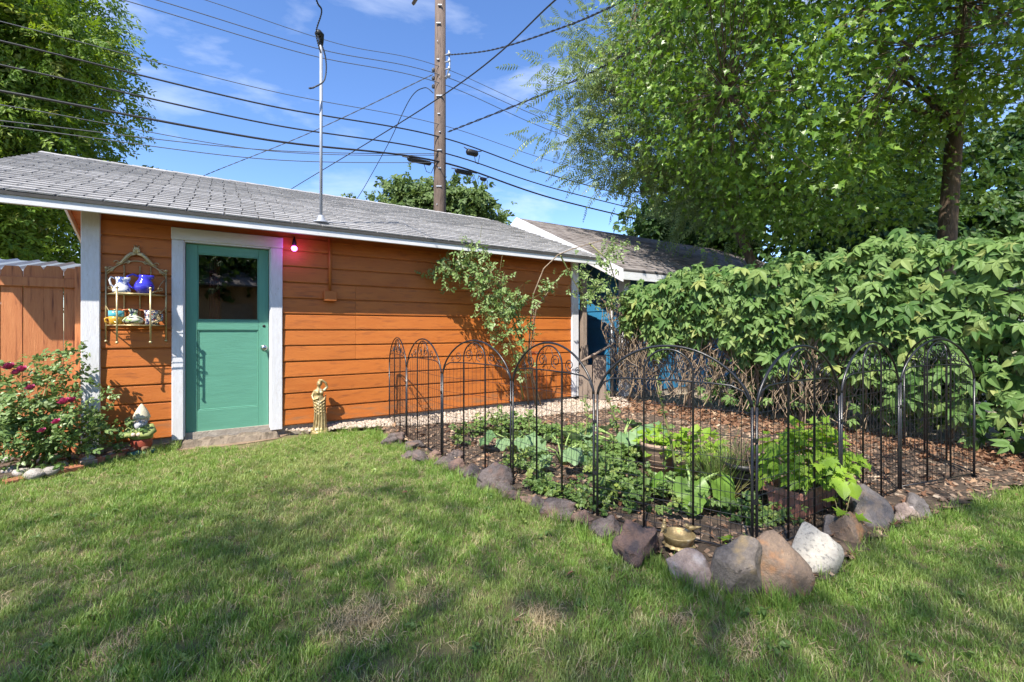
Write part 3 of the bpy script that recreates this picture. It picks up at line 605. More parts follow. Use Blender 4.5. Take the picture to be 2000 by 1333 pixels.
def cell_score(c):
    p = shed_pt((c[0] + c[1]) / 2, EY + (c[2] + .5) * EXP * math.cos(SANG), EAVE + (c[2] + .5) * EXP * math.sin(SANG)); px = 1000 + F * p[0] / p[1]
    return (1 if px > -20 else 0) * 1 / np.linalg.norm(p - CAMP)
cells.sort(key=lambda c: -cell_score(c)); restm = MB()
SROT = Matrix.Rotation(SANG, 4, 'X')
for i, (a, b, r_) in enumerate(cells):
    loc = Vector((a, EY + r_ * EXP * math.cos(SANG), EAVE + r_ * EXP * math.sin(SANG) + .001)); sx = (b - a) / TW; tilt = rnd.uniform(-.012, .02)
    if i < 300:
        o = bpy.data.objects.new("shingle", tabme[i % 4]); link(o, roof_o); o.location = loc; o.rotation_euler = (SANG + tilt, 0, rnd.uniform(-.004, .004)); o.scale = (sx, 1, 1)
    else:
        m4 = Matrix.Translation(loc) @ SROT @ Matrix.Diagonal((sx, 1, rnd.uniform(.8, 1.3), 1)); t = tabm[i % 4]; restm.add([tuple(m4 @ Vector(v)) for v in t.v], t.f)
for r_ in range(NROW):      # back slope in whole courses
    a = NROW - r_; y0 = 2 * RIDGE_Y - EY - r_ * EXP * math.cos(SANG); z0 = EAVE + r_ * EXP * math.sin(SANG)
    restm.add([(XL, y0, z0 + .014), (XR, y0, z0 + .014), (XR, y0 - EXP * math.cos(SANG), z0 + EXP * math.sin(SANG) + .003), (XL, y0 - EXP * math.cos(SANG), z0 + EXP * math.sin(SANG) + .003), (XL, y0, z0), (XR, y0, z0)], [(0,3,2,1), (0,1,5,4)])
restm.build("far_shingles", shingle, roof_o, kind="stuff")
capme = MB(); capme.add([(0, -.13, -.13 * SLOPE + .018), (.26, -.13, -.13 * SLOPE + .012), (.26, 0, .014), (0, 0, .022), (0, .13, -.13 * SLOPE + .018), (.26, .13, -.13 * SLOPE + .012), (0, -.13, -.13 * SLOPE + .006), (.26, -.13, -.13 * SLOPE + .004)], [(0,1,2,3), (3,2,5,4), (0,6,7,1), (0,3,4)])
capme = capme.mesh("ridge_cap", shingle); x = XL
while x < XR - .2:
    o = bpy.data.objects.new("ridge_cap", capme); link(o, roof_o); o.location = (x, RIDGE_Y, RIDGE_Z + .006); o.rotation_euler = (rnd.uniform(-.02, .02), 0, 0); x += .245
MB().box(XL, XR, EY + .012, EY + .042, 2.245, EAVE - .022, .004).build("fascia", white_long, shed)
MB().box(XL - .002, XR + .002, EY - .002, EY + .010, EAVE - .030, EAVE - .003).build("drip_edge", felt, roof_o)
MB().box(XL, XR, 2 * RIDGE_Y - EY - .042, 2 * RIDGE_Y - EY - .012, 2.245, EAVE - .022, .004).build("fascia", white_long, shed)
def barge(x0, x1, front):
    s = 1 if front else -1; ya = EY + .044 if front else 2 * RIDGE_Y - EY - .044; z = EAVE - .016 + .044 * SLOPE; mb = MB(); yb, zb = RIDGE_Y - s * .001, RIDGE_Z - .016
    mb.add([(x0,ya,z),(x1,ya,z),(x1,yb,zb),(x0,yb,zb),(x0,ya,z-.11),(x1,ya,z-.11),(x1,yb,zb-.13),(x0,yb,zb-.13)], [(0,1,2,3),(7,6,5,4),(0,4,5,1),(1,5,6,2),(2,6,7,3),(3,7,4,0)])
    mb.build("barge_board", white_long, shed)
for fr in (True, False): barge(XL + .006, XL + .036, fr); barge(XR - .036, XR - .006, fr)
# open eaves: orange roof boards seen from below
NB = 25; bw = SLEN / NB
def soffit(x0, x1, s, k):
    d = (k + .5) * bw; y = (EY if s > 0 else 2 * RIDGE_Y - EY) + s * (d * math.cos(SANG)); z = EAVE + d * math.sin(SANG) - .022
    mb = MB(); mb.box(0, x1 - x0, -bw / 2 + .003, bw / 2 - .003, -.008, .008)
    o = mb.build("roof_board", orange_plain, shed); o.location = (x0, y, z); o.rotation_euler = (s * SANG, 0, 0)
for k in range(NB):
    soffit(XL + .04, .008, 1, k) if k > 0 else None
    soffit(XL + .04, .008, -1, k) if k > 0 else None
for k in range(1, 4): soffit(.012, XR - .04, 1, k)
for i in range(11):
    x = .25 + i * .56; mb = MB(); y0, z0 = EY + .05, EAVE - .035; y1 = -.002; z1 = EAVE + SLOPE * (y1 - EY) - .035
    mb.add([(x,y0,z0),(x+.04,y0,z0),(x+.04,y1,z1),(x,y1,z1),(x,y0,z0-.06),(x+.04,y0,z0-.06),(x+.04,y1,z1-.08),(x,y1,z1-.08)], [(0,1,2,3),(7,6,5,4),(0,4,5,1),(1,5,6,2),(2,6,7,3),(3,7,4,0)]); mb.build("rafter_tail", orange_plain, shed)
# conduit and box on the wall, service mast through the roof
MB().tube([(2.196, -.045, 2.40), (2.196, -.045, 1.66)], .016, 10).build("conduit", orange_plain, shed)
MB().box(2.125, 2.265, -.095, -.018, 1.545, 1.665, .006).build("junction_box", orange_plain, shed)
MX, MY = 2.06, -.25
MB().tube([(MX, MY, 2.36), (MX, MY, 4.50)], .017, 12).build("service_mast", mast_grey, shed)
fl = MB(); zz = EAVE + SLOPE * (MY - EY)
fl.lathe([(.09, 0), (.085, .012), (.045, .03), (.033, .075), (.026, .085)], (MX, MY, zz + .012), 18); fl.build("roof_flashing", mast_grey, shed)
wh = MB(); wh.tube([(MX, MY, 4.46), (MX, MY, 4.53), (MX - .005, MY - .01, 4.565), (MX - .03, MY - .03, 4.57), (MX - .05, MY - .05, 4.54)], [.024, .032, .040, .038, .028], 12); wh.build("weather_head", cable, shed)
# inside, behind the glass
MB().box(.12, 5.9, 3.0, 3.05, .1, 2.9).build("inner_partition", interior, shed)
cu = MB(); vs, fs = [], []
for i in range(17):
    for z in (1.0, 2.2): vs.append((.985 + i * .0065, .30 + .018 * math.sin(i * 1.6), z))
fs = [(2*i, 2*i+2, 2*i+3, 2*i+1) for i in range(16)]; cu.add(vs, fs, True); cu.build("curtain", red_cloth, shed)
# lit bulb under the eave
bulb = thing("eave_light", "small glowing magenta bulb under the shed eave beside the door", "light", shed_pt(1.80, -.10, 2.13), RZ)
MB().ball((0, 0, 0), .032).build("bulb", bulb_glow, bulb)
s_ = MB(); s_.lathe([(.022, 0), (.024, .03), (.018, .06), (.006, .11)], (0, 0, .026), 12); s_.build("lamp_socket", black_plain, bulb)
ld = bpy.data.lights.new("bulb_light", 'POINT'); ld.energy = .38; ld.color = (0.85, 0.04, 1.0); ld.shadow_soft_size = .04
lo_ = bpy.data.objects.new("bulb_light", ld); link(lo_, bulb); lo_.location = (0, -.075, 0)

# ------------------------------------------------------------------ cedar fence left of the shed
cf = thing("cedar_fence", "red cedar privacy fence with dog-eared pickets left of shed", "fence", shed_pt(-2.6, .12, 0), RZ)
pk = MB(); pk.add([(0,0,.03),(.135,0,.03),(.135,0,1.745),(.11,0,1.79),(.025,0,1.79),(0,0,1.745),(0,.018,.03),(.135,.018,.03),(.135,.018,1.745),(.11,.018,1.79),(.025,.018,1.79),(0,.018,1.745)], [(0,1,2,3,4,5),(11,10,9,8,7,6)]+[(i,(i+1)%6+6 if False else i+6,(i+1)%6+6,(i+1)%6) for i in range(6)])
pkm = pk.mesh("picket", cedar)
for i in range(18):
    o = bpy.data.objects.new("picket", pkm); link(o, cf); o.location = (2.575 - .1375 * (i + 1), rnd.uniform(-.002, .002), rnd.uniform(-.012, .012)); o.rotation_euler = (0, rnd.uniform(-.006, .006), 0)
MB().box(.05, 2.57, -.030, -.001, 1.60, 1.688, .004).build("rail", cedar, cf)
MB().box(.05, 2.57, .019, .06, .35, .44, .004).build("rail", cedar, cf)
MB().box(2.53, 2.575, -.075, -.031, .0, 1.80, .004).build("fence_post", cedar, cf)
MB().box(.0, .09, .02, .11, .0, 1.78, .004).build("fence_post", cedar, cf)
# metal roofed lean-to seen over the fence
ml = thing("metal_roof_shelter", "low blue-grey corrugated metal roof showing above the cedar fence", "shelter", shed_pt(-4.2, 2.0, 0), RZ)
mr = MB(); vs = []; nx = 120
for i in range(nx + 1):
    x = 3.75 * i / nx; q = (x % .20) / .20; h = .028 if q < .18 else 0.0
    vs += [(x, -.6, 1.82 + h), (x, 1.6, 2.21 + h)]
mr.add(vs, [(2*i, 2*i+2, 2*i+3, 2*i+1) for i in range(nx)]); mr.build("roof_sheet", metal_roof, ml)
MB().box(0, 3.75, -.60, -.57, 1.70, 1.815).build("front_beam", old_wood, ml)
for x in (.05, 3.6): MB().box(x, x + .09, -.55, -.46, 0, 1.80).build("post", old_wood, ml)
for x in (.05, 3.6): MB().box(x, x + .09, 1.4, 1.49, 0, 2.18).build("post", old_wood, ml)

# ------------------------------------------------------------------ blue garage beyond
GC = np.array([1.95, 7.9])
gar = thing("blue_garage", "blue lap-sided garage with brown-grey roof and white barge board", "garage", (GC[0], GC[1], 0), RZ)
GL, GW, GE, GR = 7.6, 5.51, 2.18, 3.66
MB().box(.02, GL - .02, .02, GW - .02, -.1, .12).build("foundation", concrete, gar)
gw = MB(); prof = [(.03, .1), (GW - .03, .1), (GW - .03, GE), (GW / 2, GR - .12), (.03, GE)]
gw.add([(.03, y, z) for y, z in prof] + [(GL, y, z) for y, z in prof], [(0,1,2,3,4), (9,8,7,6,5)] + [(i, i+5, (i+1)%5+5, (i+1)%5) for i in range(5)]); gw.build("wall_core", blue, gar)
GS = (GR - GE) / (GW / 2 + .35)
def lap(nm, pts_a, pts_b, z, h): pass
for k in range(23):
    z = .11 + k * .16; h = .158
    zt = z + h; y0 = .12; y1 = GW - .12
    if zt > GE:
        ins = (zt - GE + .1) / GS - .35; y0 = max(.12, ins); y1 = GW - y0
    if y1 - y0 > .3:
        mb = MB(); mb.add([(.026, y0, z), (.026, y1, z), (.0, y0, z), (.0, y1, z), (.012, y0, z + h), (.012, y1, z + h), (.026, y0, z + h), (.026, y1, z + h)], [(0,2,3,1), (2,4,5,3), (4,6,7,5), (0,6,4,2), (1,3,5,7)])
        mb.build("siding_board", blue, gar)
    if z + h < GE:
        mb = MB(); mb.add([(.12, .026, z), (GL, .026, z), (.12, .0, z), (GL, .0, z), (.12, .012, z + h), (GL, .012, z + h), (.12, .026, z + h), (GL, .026, z + h)], [(0,1,3,2), (2,3,5,4), (4,5,7,6), (0,2,4,6), (1,7,5,3)])
        mb.build("siding_board", blue, gar)
MB().box(-.02, .12, -.03, .02, .05, GE + .02, .004).build("corner_board", white_paint, gar)
MB().box(-.02, .015, .022, .12, .05, GE + .02, .004).build("corner_board", white_paint, gar)
gx0, gx1, gy0 = -.42, GL + .3, -.38
gslab = slab(gy0, GE, GW / 2, GR, .03, gx0 + .003, gx1); g2 = slab(GW - gy0, GE, GW / 2, GR, .03, gx0 + .003, gx1); gslab.add(g2.v, g2.f)
groof = gslab.build("roof", felt, gar)
gcs = MB(); L_ = math.hypot(GW / 2 - gy0, GR - GE); n = 22; ca, sa = (GW / 2 - gy0) / L_, (GR - GE) / L_
for k in range(n):
    e = L_ / n; x = gx0 - rnd.uniform(0, .3)
    while x < gx1:
        a, b = max(x, gx0) + .003, min(x + .31, gx1) - .003
        if b - a > .03:
            y0, z0 = gy0 + k * e * ca, GE + k * e * sa; q = rnd.uniform(.010, .02)
            for s in (1, -1):
                f = (lambda y: y) if s > 0 else (lambda y: GW - y)
                gcs.add([(a, f(y0), z0 + q), (b, f(y0), z0 + q), (b, f(y0 + e * ca), z0 + e * sa + .004), (a, f(y0 + e * ca), z0 + e * sa + .004), (a, f(y0), z0 + .001), (b, f(y0), z0 + .001)], [(0,1,2,3) if s > 0 else (3,2,1,0), (0,4,5,1) if s > 0 else (1,5,4,0)])
        x += .31
gcs.build("shingle_courses", shingle_dk, groof, kind="stuff")
for s in (1, -1):
    f = (lambda y: y) if s > 0 else (lambda y: GW - y)
    mb = MB(); x0, x1 = gx0 - .022, gx0 + .001; ya, za, yb, zb = gy0, GE + .012, GW / 2, GR + .012
    mb.add([(x0,f(ya),za),(x1,f(ya),za),(x1,f(yb),zb),(x0,f(yb),zb),(x0,f(ya),za-.21),(x1,f(ya),za-.21),(x1,f(yb),zb-.22),(x0,f(yb),zb-.22)], [(0,1,2,3),(7,6,5,4),(0,4,5,1),(1,5,6,2),(2,6,7,3),(3,7,4,0)]); mb.build("barge_board", white_long, gar)
MB().box(gx0 + .004, gx1, gy0 - .004, gy0 + .02, GE - .16, GE - .034).build("fascia", white_long, gar)

# ------------------------------------------------------------------ wire garden fence, nine arched panels
POSTS = [(-1.56, 5.78), (-1.15, 4.963), (-.646, 4.19), (0.0, 3.587), (.52, 2.84), (1.256, 2.35), (2.035, 2.819), (2.808, 3.298), (3.665, 3.60), (3.86, 4.49)]
PBASE = [.05, .05, .05, .05, .05, .05, .06, .07, .08]
PLAB = ["black arched wire fence panel touching the orange shed wall",
        "black arched wire fence panel next to the one on the shed wall",
        "black arched wire fence panel behind the small dark lava rocks",
        "black arched wire fence panel behind the biggest round lava rock",
        "black arched wire fence panel behind the gold bird bath",
        "black arched wire fence panel beside the terracotta planter box",
        "black arched wire fence panel behind the dark pointed slate rock",
        "last black arched wire fence panel before the far corner, with spade foot in the grass",
        "black arched wire fence panel turning back towards the creeper hedge"]
def arc_path(fn, n): return [fn(i / n) for i in range(n + 1)]
def spiral(cx, cz, r, s, turns=1.6, a0=-1.57):
    return [(cx + s * r * (1 - .8 * t) * math.cos(a0 + t * turns * 6.283), 0, cz + r * (1 - .8 * t) * math.sin(a0 + t * turns * 6.283)) for t in [i / 26 for i in range(27)]]
def fence_panel(k, a, b, zb):
    a, b = np.array(a), np.array(b); d = b - a; w = float(np.linalg.norm(d)); rz = math.atan2(d[1], d[0]); g = .014
    t = thing("fence_panel", PLAB[k], "fence panel", (a[0], a[1], zb - .05), rz, "black arched fence panels around the bed")
    x0, x1, xm = g, w - g, w / 2
    def outer(s):
        th = math.pi * (1 - s); c, z = math.cos(th), math.sin(th); return (xm + (xm - x0) * c, 0, .80 + .31 * max(0, z) ** 1.28)
    for xx in (x0, x1): MB().tube([(xx, 0, -.08), (xx, 0, .80)], .0075, 8).build("upright", black_metal, t)
    MB().tube(arc_path(outer, 28), .0075, 8).build("outer_arch", black_metal, t)
    h = w * .155
    def inner(s): th = math.pi * (1 - s); return (xm + h * math.cos(th), 0, .955 + .135 * math.sin(th))
    MB().tube([(xm - h, 0, .045)] + arc_path(inner, 16) + [(xm + h, 0, .045)], .006, 8).build("inner_arch", black_metal, t)
    MB().tube([(x0, 0, .78), (x0 + .012, 0, .83), (x0 + .04, 0, .878), (x0 + .10, 0, .905), (x0 + .2, 0, .912), (xm, 0, .915), (x1 - .2, 0, .912), (x1 - .10, 0, .905), (x1 - .04, 0, .878), (x1 - .012, 0, .83), (x1, 0, .78)], .005, 7).build("crossbar", black_metal, t)
    MB().tube([(x0, 0, .045), (x1, 0, .045)], .0055, 7).build("bottom_bar", black_metal, t)
    for cx, cz, r, s in ((xm - h * .52, .985, .052, 1), (xm + h * .52, .985, .052, -1), (xm - h - .075, .965, .043, 1), (xm + h + .075, .965, .043, -1)):
        MB().tube(spiral(cx, cz, r, s), .0034, 5).build("scroll", black_metal, t)
    sc = MB()
    for cx, s in ((xm - h - .155, 1), (xm + h + .155, -1)): sc.tube(spiral(cx, .935, .026, s), .003, 4)
    for s in (-1, 1): sc.tube([(xm + s * .004, 0, .915), (xm + s * .05, 0, 1.0), (xm + s * .03, 0, 1.06), (xm + s * .003, 0, 1.085)], .0024, 4)
    sc.build("small_scrolls", black_metal, t)
    wr = MB(); n = 17
    for i in range(1, n):
        xx = x0 + (x1 - x0) * i / n; e = min(xx - x0, x1 - xx); zt = .91 if e > .12 else .865
        wr.tube([(xx, 0, .045), (xx + rnd.uniform(-.003, .003), .001, .5), (xx, 0, zt)], .0017, 4, False, False)
    zs = [.09, .135, .18, .225, .28, .34, .42, .52, .64, .77]
    for z in zs: wr.tube([(x0, -.003, z), (xm, -.003, z + rnd.uniform(-.006, .006)), (x1, -.003, z)], .0016, 4, False, False)
    wr.build("wire_grid", black_metal, t)
    for xx in ((x0,) if k not in (7, 8) else (x0, x1)):
        sp = MB(); sp.add([(xx-.032,-.002,.0),(xx,-.002,-.10),(xx+.032,-.002,.0),(xx+.026,-.002,.028),(xx,-.002,.014),(xx-.026,-.002,.028),(xx-.032,.002,.0),(xx,.002,-.10),(xx+.032,.002,.0),(xx+.026,.002,.028),(xx,.002,.014),(xx-.026,.002,.028)], [(0,1,2,3,4,5),(11,10,9,8,7,6)] + [(i,i+6,(i+1)%6+6,(i+1)%6) for i in range(6)]); sp.build("spade_foot", black_metal, t)
    for zc in (.30, .62):
        cl = MB(); cl.box(-.012, .014, -.010, .010, zc, zc + .018); cl.build("clip", black_metal, t)
for k in range(9): fence_panel(k, POSTS[k], POSTS[k + 1], PBASE[k])

# ------------------------------------------------------------------ rocks along the bed
def rock(px, py, w, h, m, label, seed, sub=4, rough=.2, facets=4, tilt=0.0, name="edging_rock", depth=.9, z0=0.0, yaw=None):
    """px,py: middle of its foot; w,h: width and height in metres"""
    p = gp(px, py, z0); lv_ = m in (lava, lava_red); mb = stone_mesh(seed, sub, rough * (1.5 if lv_ else 1.1), 1.0, facets + (4 if lv_ else 5), .30 if lv_ else 0.0, 1.0)
    xs = np.array(mb.v); lo, hi = xs.min(0), xs.max(0); c = (lo + hi) / 2; s = hi - lo
    a = rnd.uniform(0, 6.28) if yaw is None else yaw
    xs = (xs - c) / s * np.array([w, w * depth, h * 1.25]); m3 = np.array(Euler((tilt * .4, tilt, 0)).to_matrix()); xs = xs @ m3.T
    xs[:, 2] += h * .5 - .12 * h; mb.v = [tuple(v) for v in xs]
    o = mb.build(name, m, label=label, cat="rock", group="rocks edging the garden bed"); o.location = (p[0], p[1] + w * depth * .35, p[2] - h * .08); return o
rock(765, 872, .27, .15, lava, "dark rounded lava rock at the shed end of the rock edging", 1)
rock(806, 884, .22, .11, lava, "dark low lava rock second from the shed end of the edging", 2)
rock(800, 897, .20, .07, lava, "flat dark lava rock lying in front of the second edging rock", 3)
rock(822, 905, .21, .10, lava, "tilted slab-like dark lava rock among the small edging rocks", 4, tilt=.5)
rock(846, 903, .19, .11, lava_red, "small reddish lava rock between two dark edging rocks", 5)
rock(868, 915, .20, .085, lava, "low dark lava rock beside the reddish edging rock", 6)
rock(889, 902, .20, .11, lava, "dark lava rock against the foot of a fence upright", 7)
rock(886, 925, .20, .11, lava_red, "brownish lava rock in front of the fence upright rock", 8)
rock(916, 938, .22, .11, lava, "dark cracked lava rock left of the biggest lava rock", 9)
rock(966, 962, .285, .21, lava, "biggest round porous lava rock of the edging row", 10, rough=.14, facets=2)
rock(992, 974, .19, .10, lava, "grey lava rock just right of the biggest lava rock", 11)
rock(1008, 982, .12, .075, lava_red, "small pinkish lava rock tucked between grey edging rocks", 12)
rock(1036, 992, .15, .07, lava_red, "brown low lava rock sunk in soil of the edging row", 13)
rock(1052, 1000, .13, .11, lava, "small upright grey lava rock on a broad flat one", 14)
rock(1088, 1018, .27, .12, lava, "broad flat grey lava rock in the middle of the edging", 15)
rock(1140, 1032, .15, .10, lava_red, "pink-tan lava rock below a pair of fence uprights", 16)
rock(1186, 1056, .19, .13, lava, "purple-grey lava rock next to the big reddish porous one", 17)
rock(1252, 1108, .26, .21, lava_red, "big reddish porous lava rock full of holes", 18, sub=4, rough=.2, facets=3)
rock(1361, 1152, .225, .165, rock_pink, "pinkish grey faceted rock in front of the gold bird bath", 19, facets=7, rough=.10, yaw=.3)
rock(1450, 1172, .235, .30, rock_grey, "grey slanted slab rock leaning by the fence corner", 20, facets=6, rough=.12, tilt=.42)
rock(1535, 1166, .29, .285, rock_tan, "large tan and orange boulder at the bed corner", 21, facets=6, rough=.10)
rock(1610, 1128, .265, .235, rock_white, "pale speckled round boulder beside the tan boulder", 22, facets=1, rough=.10)
rock(1632, 1058, .12, .15, rock_dark, "small dark smooth stone behind the pale boulder", 23, facets=2, rough=.1)
rock(1674, 1070, .20, .19, rock_tan, "brown two-toned rock right of the pale boulder", 24, facets=6, rough=.10)
rock(1722, 1040, .235, .265, rock_dark, "dark pointed slate rock with a tan face", 25, facets=7, rough=.08)
rock(1775, 1025, .16, .14, rock_pink, "rough crumbly light rock between two dark ones", 26, facets=4, rough=.32)
rock(1800, 1015, .17, .155, rock_dark, "smooth dark rock at the far end of the edging", 27, facets=3, rough=.12)

# ------------------------------------------------------------------ left flower border edging
def brick(px, py, L_, rz, m, label, dz=0.0, tilt=0.0):
    mb = MB(); mb.box(-L_ / 2, L_ / 2, -.045, .045, 0, .06, .006); o = mb.build("edging_brick", m, label=label, cat="brick", group="bricks edging the rose border")
    p = gp(px, py); o.location = (p[0], p[1], -.012 + dz); o.rotation_euler = (tilt, 0, rz)
brick(60, 938, .30, 1.1, brick_m, "long terracotta edging brick by the white river stones", -.008)
brick(128, 925, .22, 1.08, brick_m, "terracotta edging brick next to the pale brick block", .004, .05)
brick(172, 912, .10, 1.2, brick_pale, "short pale pinkish brick block in the border edging", .012)
brick(212, 903, .22, 1.15, brick_m, "terracotta edging brick between pale block and gnome", .010, -.04)
brick(256, 890, .16, 1.15, brick_m, "terracotta edging brick at the gnome's feet", .012)
k = 0
for px, py, w in ((8, 925, .12), (30, 930, .13), (55, 935, .15), (78, 915, .10), (88, 928, .13), (72, 905, .12), (112, 915, .09), (5, 905, .11), (160, 905, .14), (195, 900, .08), (208, 893, .08), (182, 888, .10), (240, 885, .08), (130, 900, .09)):
    mb = stone_mesh(200 + k, 2, .14, .62, 2); mb.v = [(x * w * .5, y * w * .42, z * w * .5) for x, y, z in mb.v]; p = gp(px, py, .03)
    o = mb.build("river_stone", stone_m, label="pale rounded river stone lying in the rose border", cat="stone", group="river stones in the rose border"); o.location = (p[0], p[1] + .05, .03 + w * .12); o.rotation_euler = (rnd.uniform(-.2, .2), rnd.uniform(-.2, .2), rnd.uniform(0, 6)); k += 1

# ------------------------------------------------------------------ pebbles along the wall
strip = [tuple(shed_pt(x, y, 0)[:2]) for x, y in ((1.72, -.03), (1.9, -.16), (2.6, -.34), (3.1, -.55), (4.2, -.80), (5.4, -.95), (6.3, -1.0), (6.9, -.3), (6.2, -.02))]
peb_s = bed_sheet("pebble_strip", strip, gravel_tan, .06, .012)
near = sample([tuple(shed_pt(x, y, 0)[:2]) for x, y in ((1.8, -.05), (1.95, -.18), (2.6, -.36), (3.2, -.5), (3.1, -.03))], 300, 3)
for i, (x, y) in enumerate(near):
    o = bpy.data.objects.new("pebble", POOL["pebble"][1][i % 6]); link(o, peb_s); s = rnd.uniform(.014, .034); o.location = (x, y, bed_h(x, y) + .014 + s * .15); o.scale = (s, s * rnd.uniform(.7, 1), s * rnd.uniform(.7, 1)); o.rotation_euler = (rnd.uniform(-.4, .4), rnd.uniform(-.4, .4), rnd.uniform(0, 6))
pp = sample(strip, 3800, 4); pz = np.array([bed_h(a, b) for a, b in pp]) + .018
scatter("pebbles", "pebble", np.column_stack([pp, pz]), rng.uniform(0, 6, (len(pp), 3)), rng.uniform(.010, .026, len(pp)), label="small pale pebbles strewn along the shed wall", cat="pebbles")

# ------------------------------------------------------------------ mulch, litter
mulch_poly = [p for p in BED]
pp = sample(mulch_poly, 9000, 5); pz = np.array([bed_h(a, b) for a, b in pp]) + .004
rot = np.column_stack([rng.uniform(-.5, .5, len(pp)), rng.uniform(-.5, .5, len(pp)), rng.uniform(0, 6.3, len(pp))])
scatter("bark_mulch", "chip", np.column_stack([pp, pz]), rot, rng.uniform(.016, .05, len(pp)), label="brown bark chips covering the garden bed soil", cat="mulch")
lp = np.concatenate([sample(mulch_poly, 900, 6), sample([tuple(hedge_pt(t, o, 0)[:2]) for t, o in ((.0, .8), (6.2, .9), (6.2, -.2), (.0, -.2))], 2600, 7)])
pz = np.array([bed_h(a, b) for a, b in lp]) + .012
rot = np.column_stack([rng.uniform(-.7, .7, len(lp)), rng.uniform(-.7, .7, len(lp)), rng.uniform(0, 6.3, len(lp))])
scatter("leaf_litter", "litter", np.column_stack([lp, pz]), rot, rng.uniform(.04, .10, len(lp)), label="reddish brown fallen leaves heaped along the chain link fence", cat="leaves")

# ------------------------------------------------------------------ lawn grass
GP = [(-6.0, .1), (-6.0, 2.6), (-4.6, 3.1), (-4.04, 3.38), (-3.86, 3.76), (-3.66, 4.12), (-3.52, 4.40), (-3.38, 4.60), (-3.05, 4.60), (-2.6, 4.83), (-2.3, 5.12), (-1.95, 5.28), (-1.6, 5.33)] + ROCKLINE[1:-1] + [(4.6, 3.42), (6.6, 3.3), (6.6, .1)]
pp = sample(GP, 80000, 8)
dist = np.hypot(pp[:, 0], pp[:, 1]); vis = np.abs(pp[:, 0]) < 1.17 * pp[:, 1] + 2.6; pp = pp[vis]
n1 = vnoise(pp[:, 0], pp[:, 1], 1.1, 5.0); n2 = vnoise(pp[:, 0], pp[:, 1], 4.5, 9.0)
bare = np.zeros(len(pp))
for (bx, by, br) in [(*gp(700, 1210)[:2], .16), (*gp(1055, 1205)[:2], .12), (*gp(640, 960)[:2], .10), (*gp(1330, 1215)[:2], .09), (*gp(200, 1270)[:2], .07), (*gp(880, 1270)[:2], .06), (*gp(1450, 1260)[:2], .06), (*gp(1480, 1290)[:2], .05), (*gp(1790, 1010)[:2], .16), (*gp(350, 880)[:2], .2), (*gp(480, 872)[:2], .25), (*gp(820, 1160)[:2], .05), (*gp(1660, 1230)[:2], .06)]:
    bare = np.maximum(bare, np.exp(-((pp[:, 0] - bx) ** 2 + (pp[:, 1] - by) ** 2) / (br * br)))
keep = rng.random(len(pp)) > np.clip(bare * 1.05 + np.clip(n2 - .38, 0, 1) * 1.3, 0, .97)
pp, n1, n2 = pp[keep], n1[keep], n2[keep]
N_ = len(pp); rot = np.column_stack([rng.uniform(-.25, .25, N_), rng.uniform(-.25, .25, N_), rng.uniform(0, 6.3, N_)])
scatter("grass", "grass", np.column_stack([pp, np.zeros(N_)]), rot, rng.uniform(.5, 1.0, N_) * (1 + .4 * n1 + .3 * n2), label="short patchy green lawn grass in front of shed", cat="grass")
sp = np.concatenate([sample(GP, 8600, 12)] + [np.array([gp(px, py)[:2]]) + rng.normal(size=(k, 2)) * r for px, py, r, k in ((700, 1212, .07, 130), (1055, 1208, .06, 90), (640, 965, .10, 60), (1455, 1262, .05, 40), (1330, 1218, .06, 40), (830, 1165, .06, 40), (230, 1275, .05, 30), (560, 1015, .14, 90), (750, 955, .16, 90))]); N_ = len(sp); rot = np.column_stack([rng.uniform(-.4, .4, N_), rng.uniform(-.4, .4, N_), rng.uniform(0, 6.3, N_)])
scatter("dead_grass", "straw", np.column_stack([sp, np.zeros(N_)]), rot, rng.uniform(.6, 1.3, N_), label="dry straw-coloured dead grass lying among the lawn", cat="grass")
edge = []
for a, b in zip(ROCKLINE[:-2], ROCKLINE[1:-1]):
    for i in range(30): t = rnd.random(); edge.append((a[0] + (b[0] - a[0]) * t - rnd.uniform(.0, .14), a[1] + (b[1] - a[1]) * t - rnd.uniform(.02, .14)))
for i in range(70): t = rnd.random(); edge.append((-4.0 + .62 * t + rnd.uniform(.02, .1), 3.42 + 1.1 * t + rnd.uniform(-.05, .05)))
for i in range(30): p = shed_pt(rnd.uniform(.5, .75), -rnd.uniform(.05, .2), 0); edge.append((p[0], p[1]))
for i in range(40): p = shed_pt(rnd.uniform(1.75, 3.0), -rnd.uniform(.2, .45), 0); edge.append((p[0], p[1]))
edge = np.array(edge); N_ = len(edge); rot = np.column_stack([rng.uniform(-.25, .25, N_), rng.uniform(-.25, .25, N_), rng.uniform(0, 6.3, N_)])
scatter("edge_grass", "tallgrass", np.column_stack([edge, np.zeros(N_)]), rot, rng.uniform(.5, 1.1, N_), label="longer uncut grass tufts along stones and bricks", cat="grass")

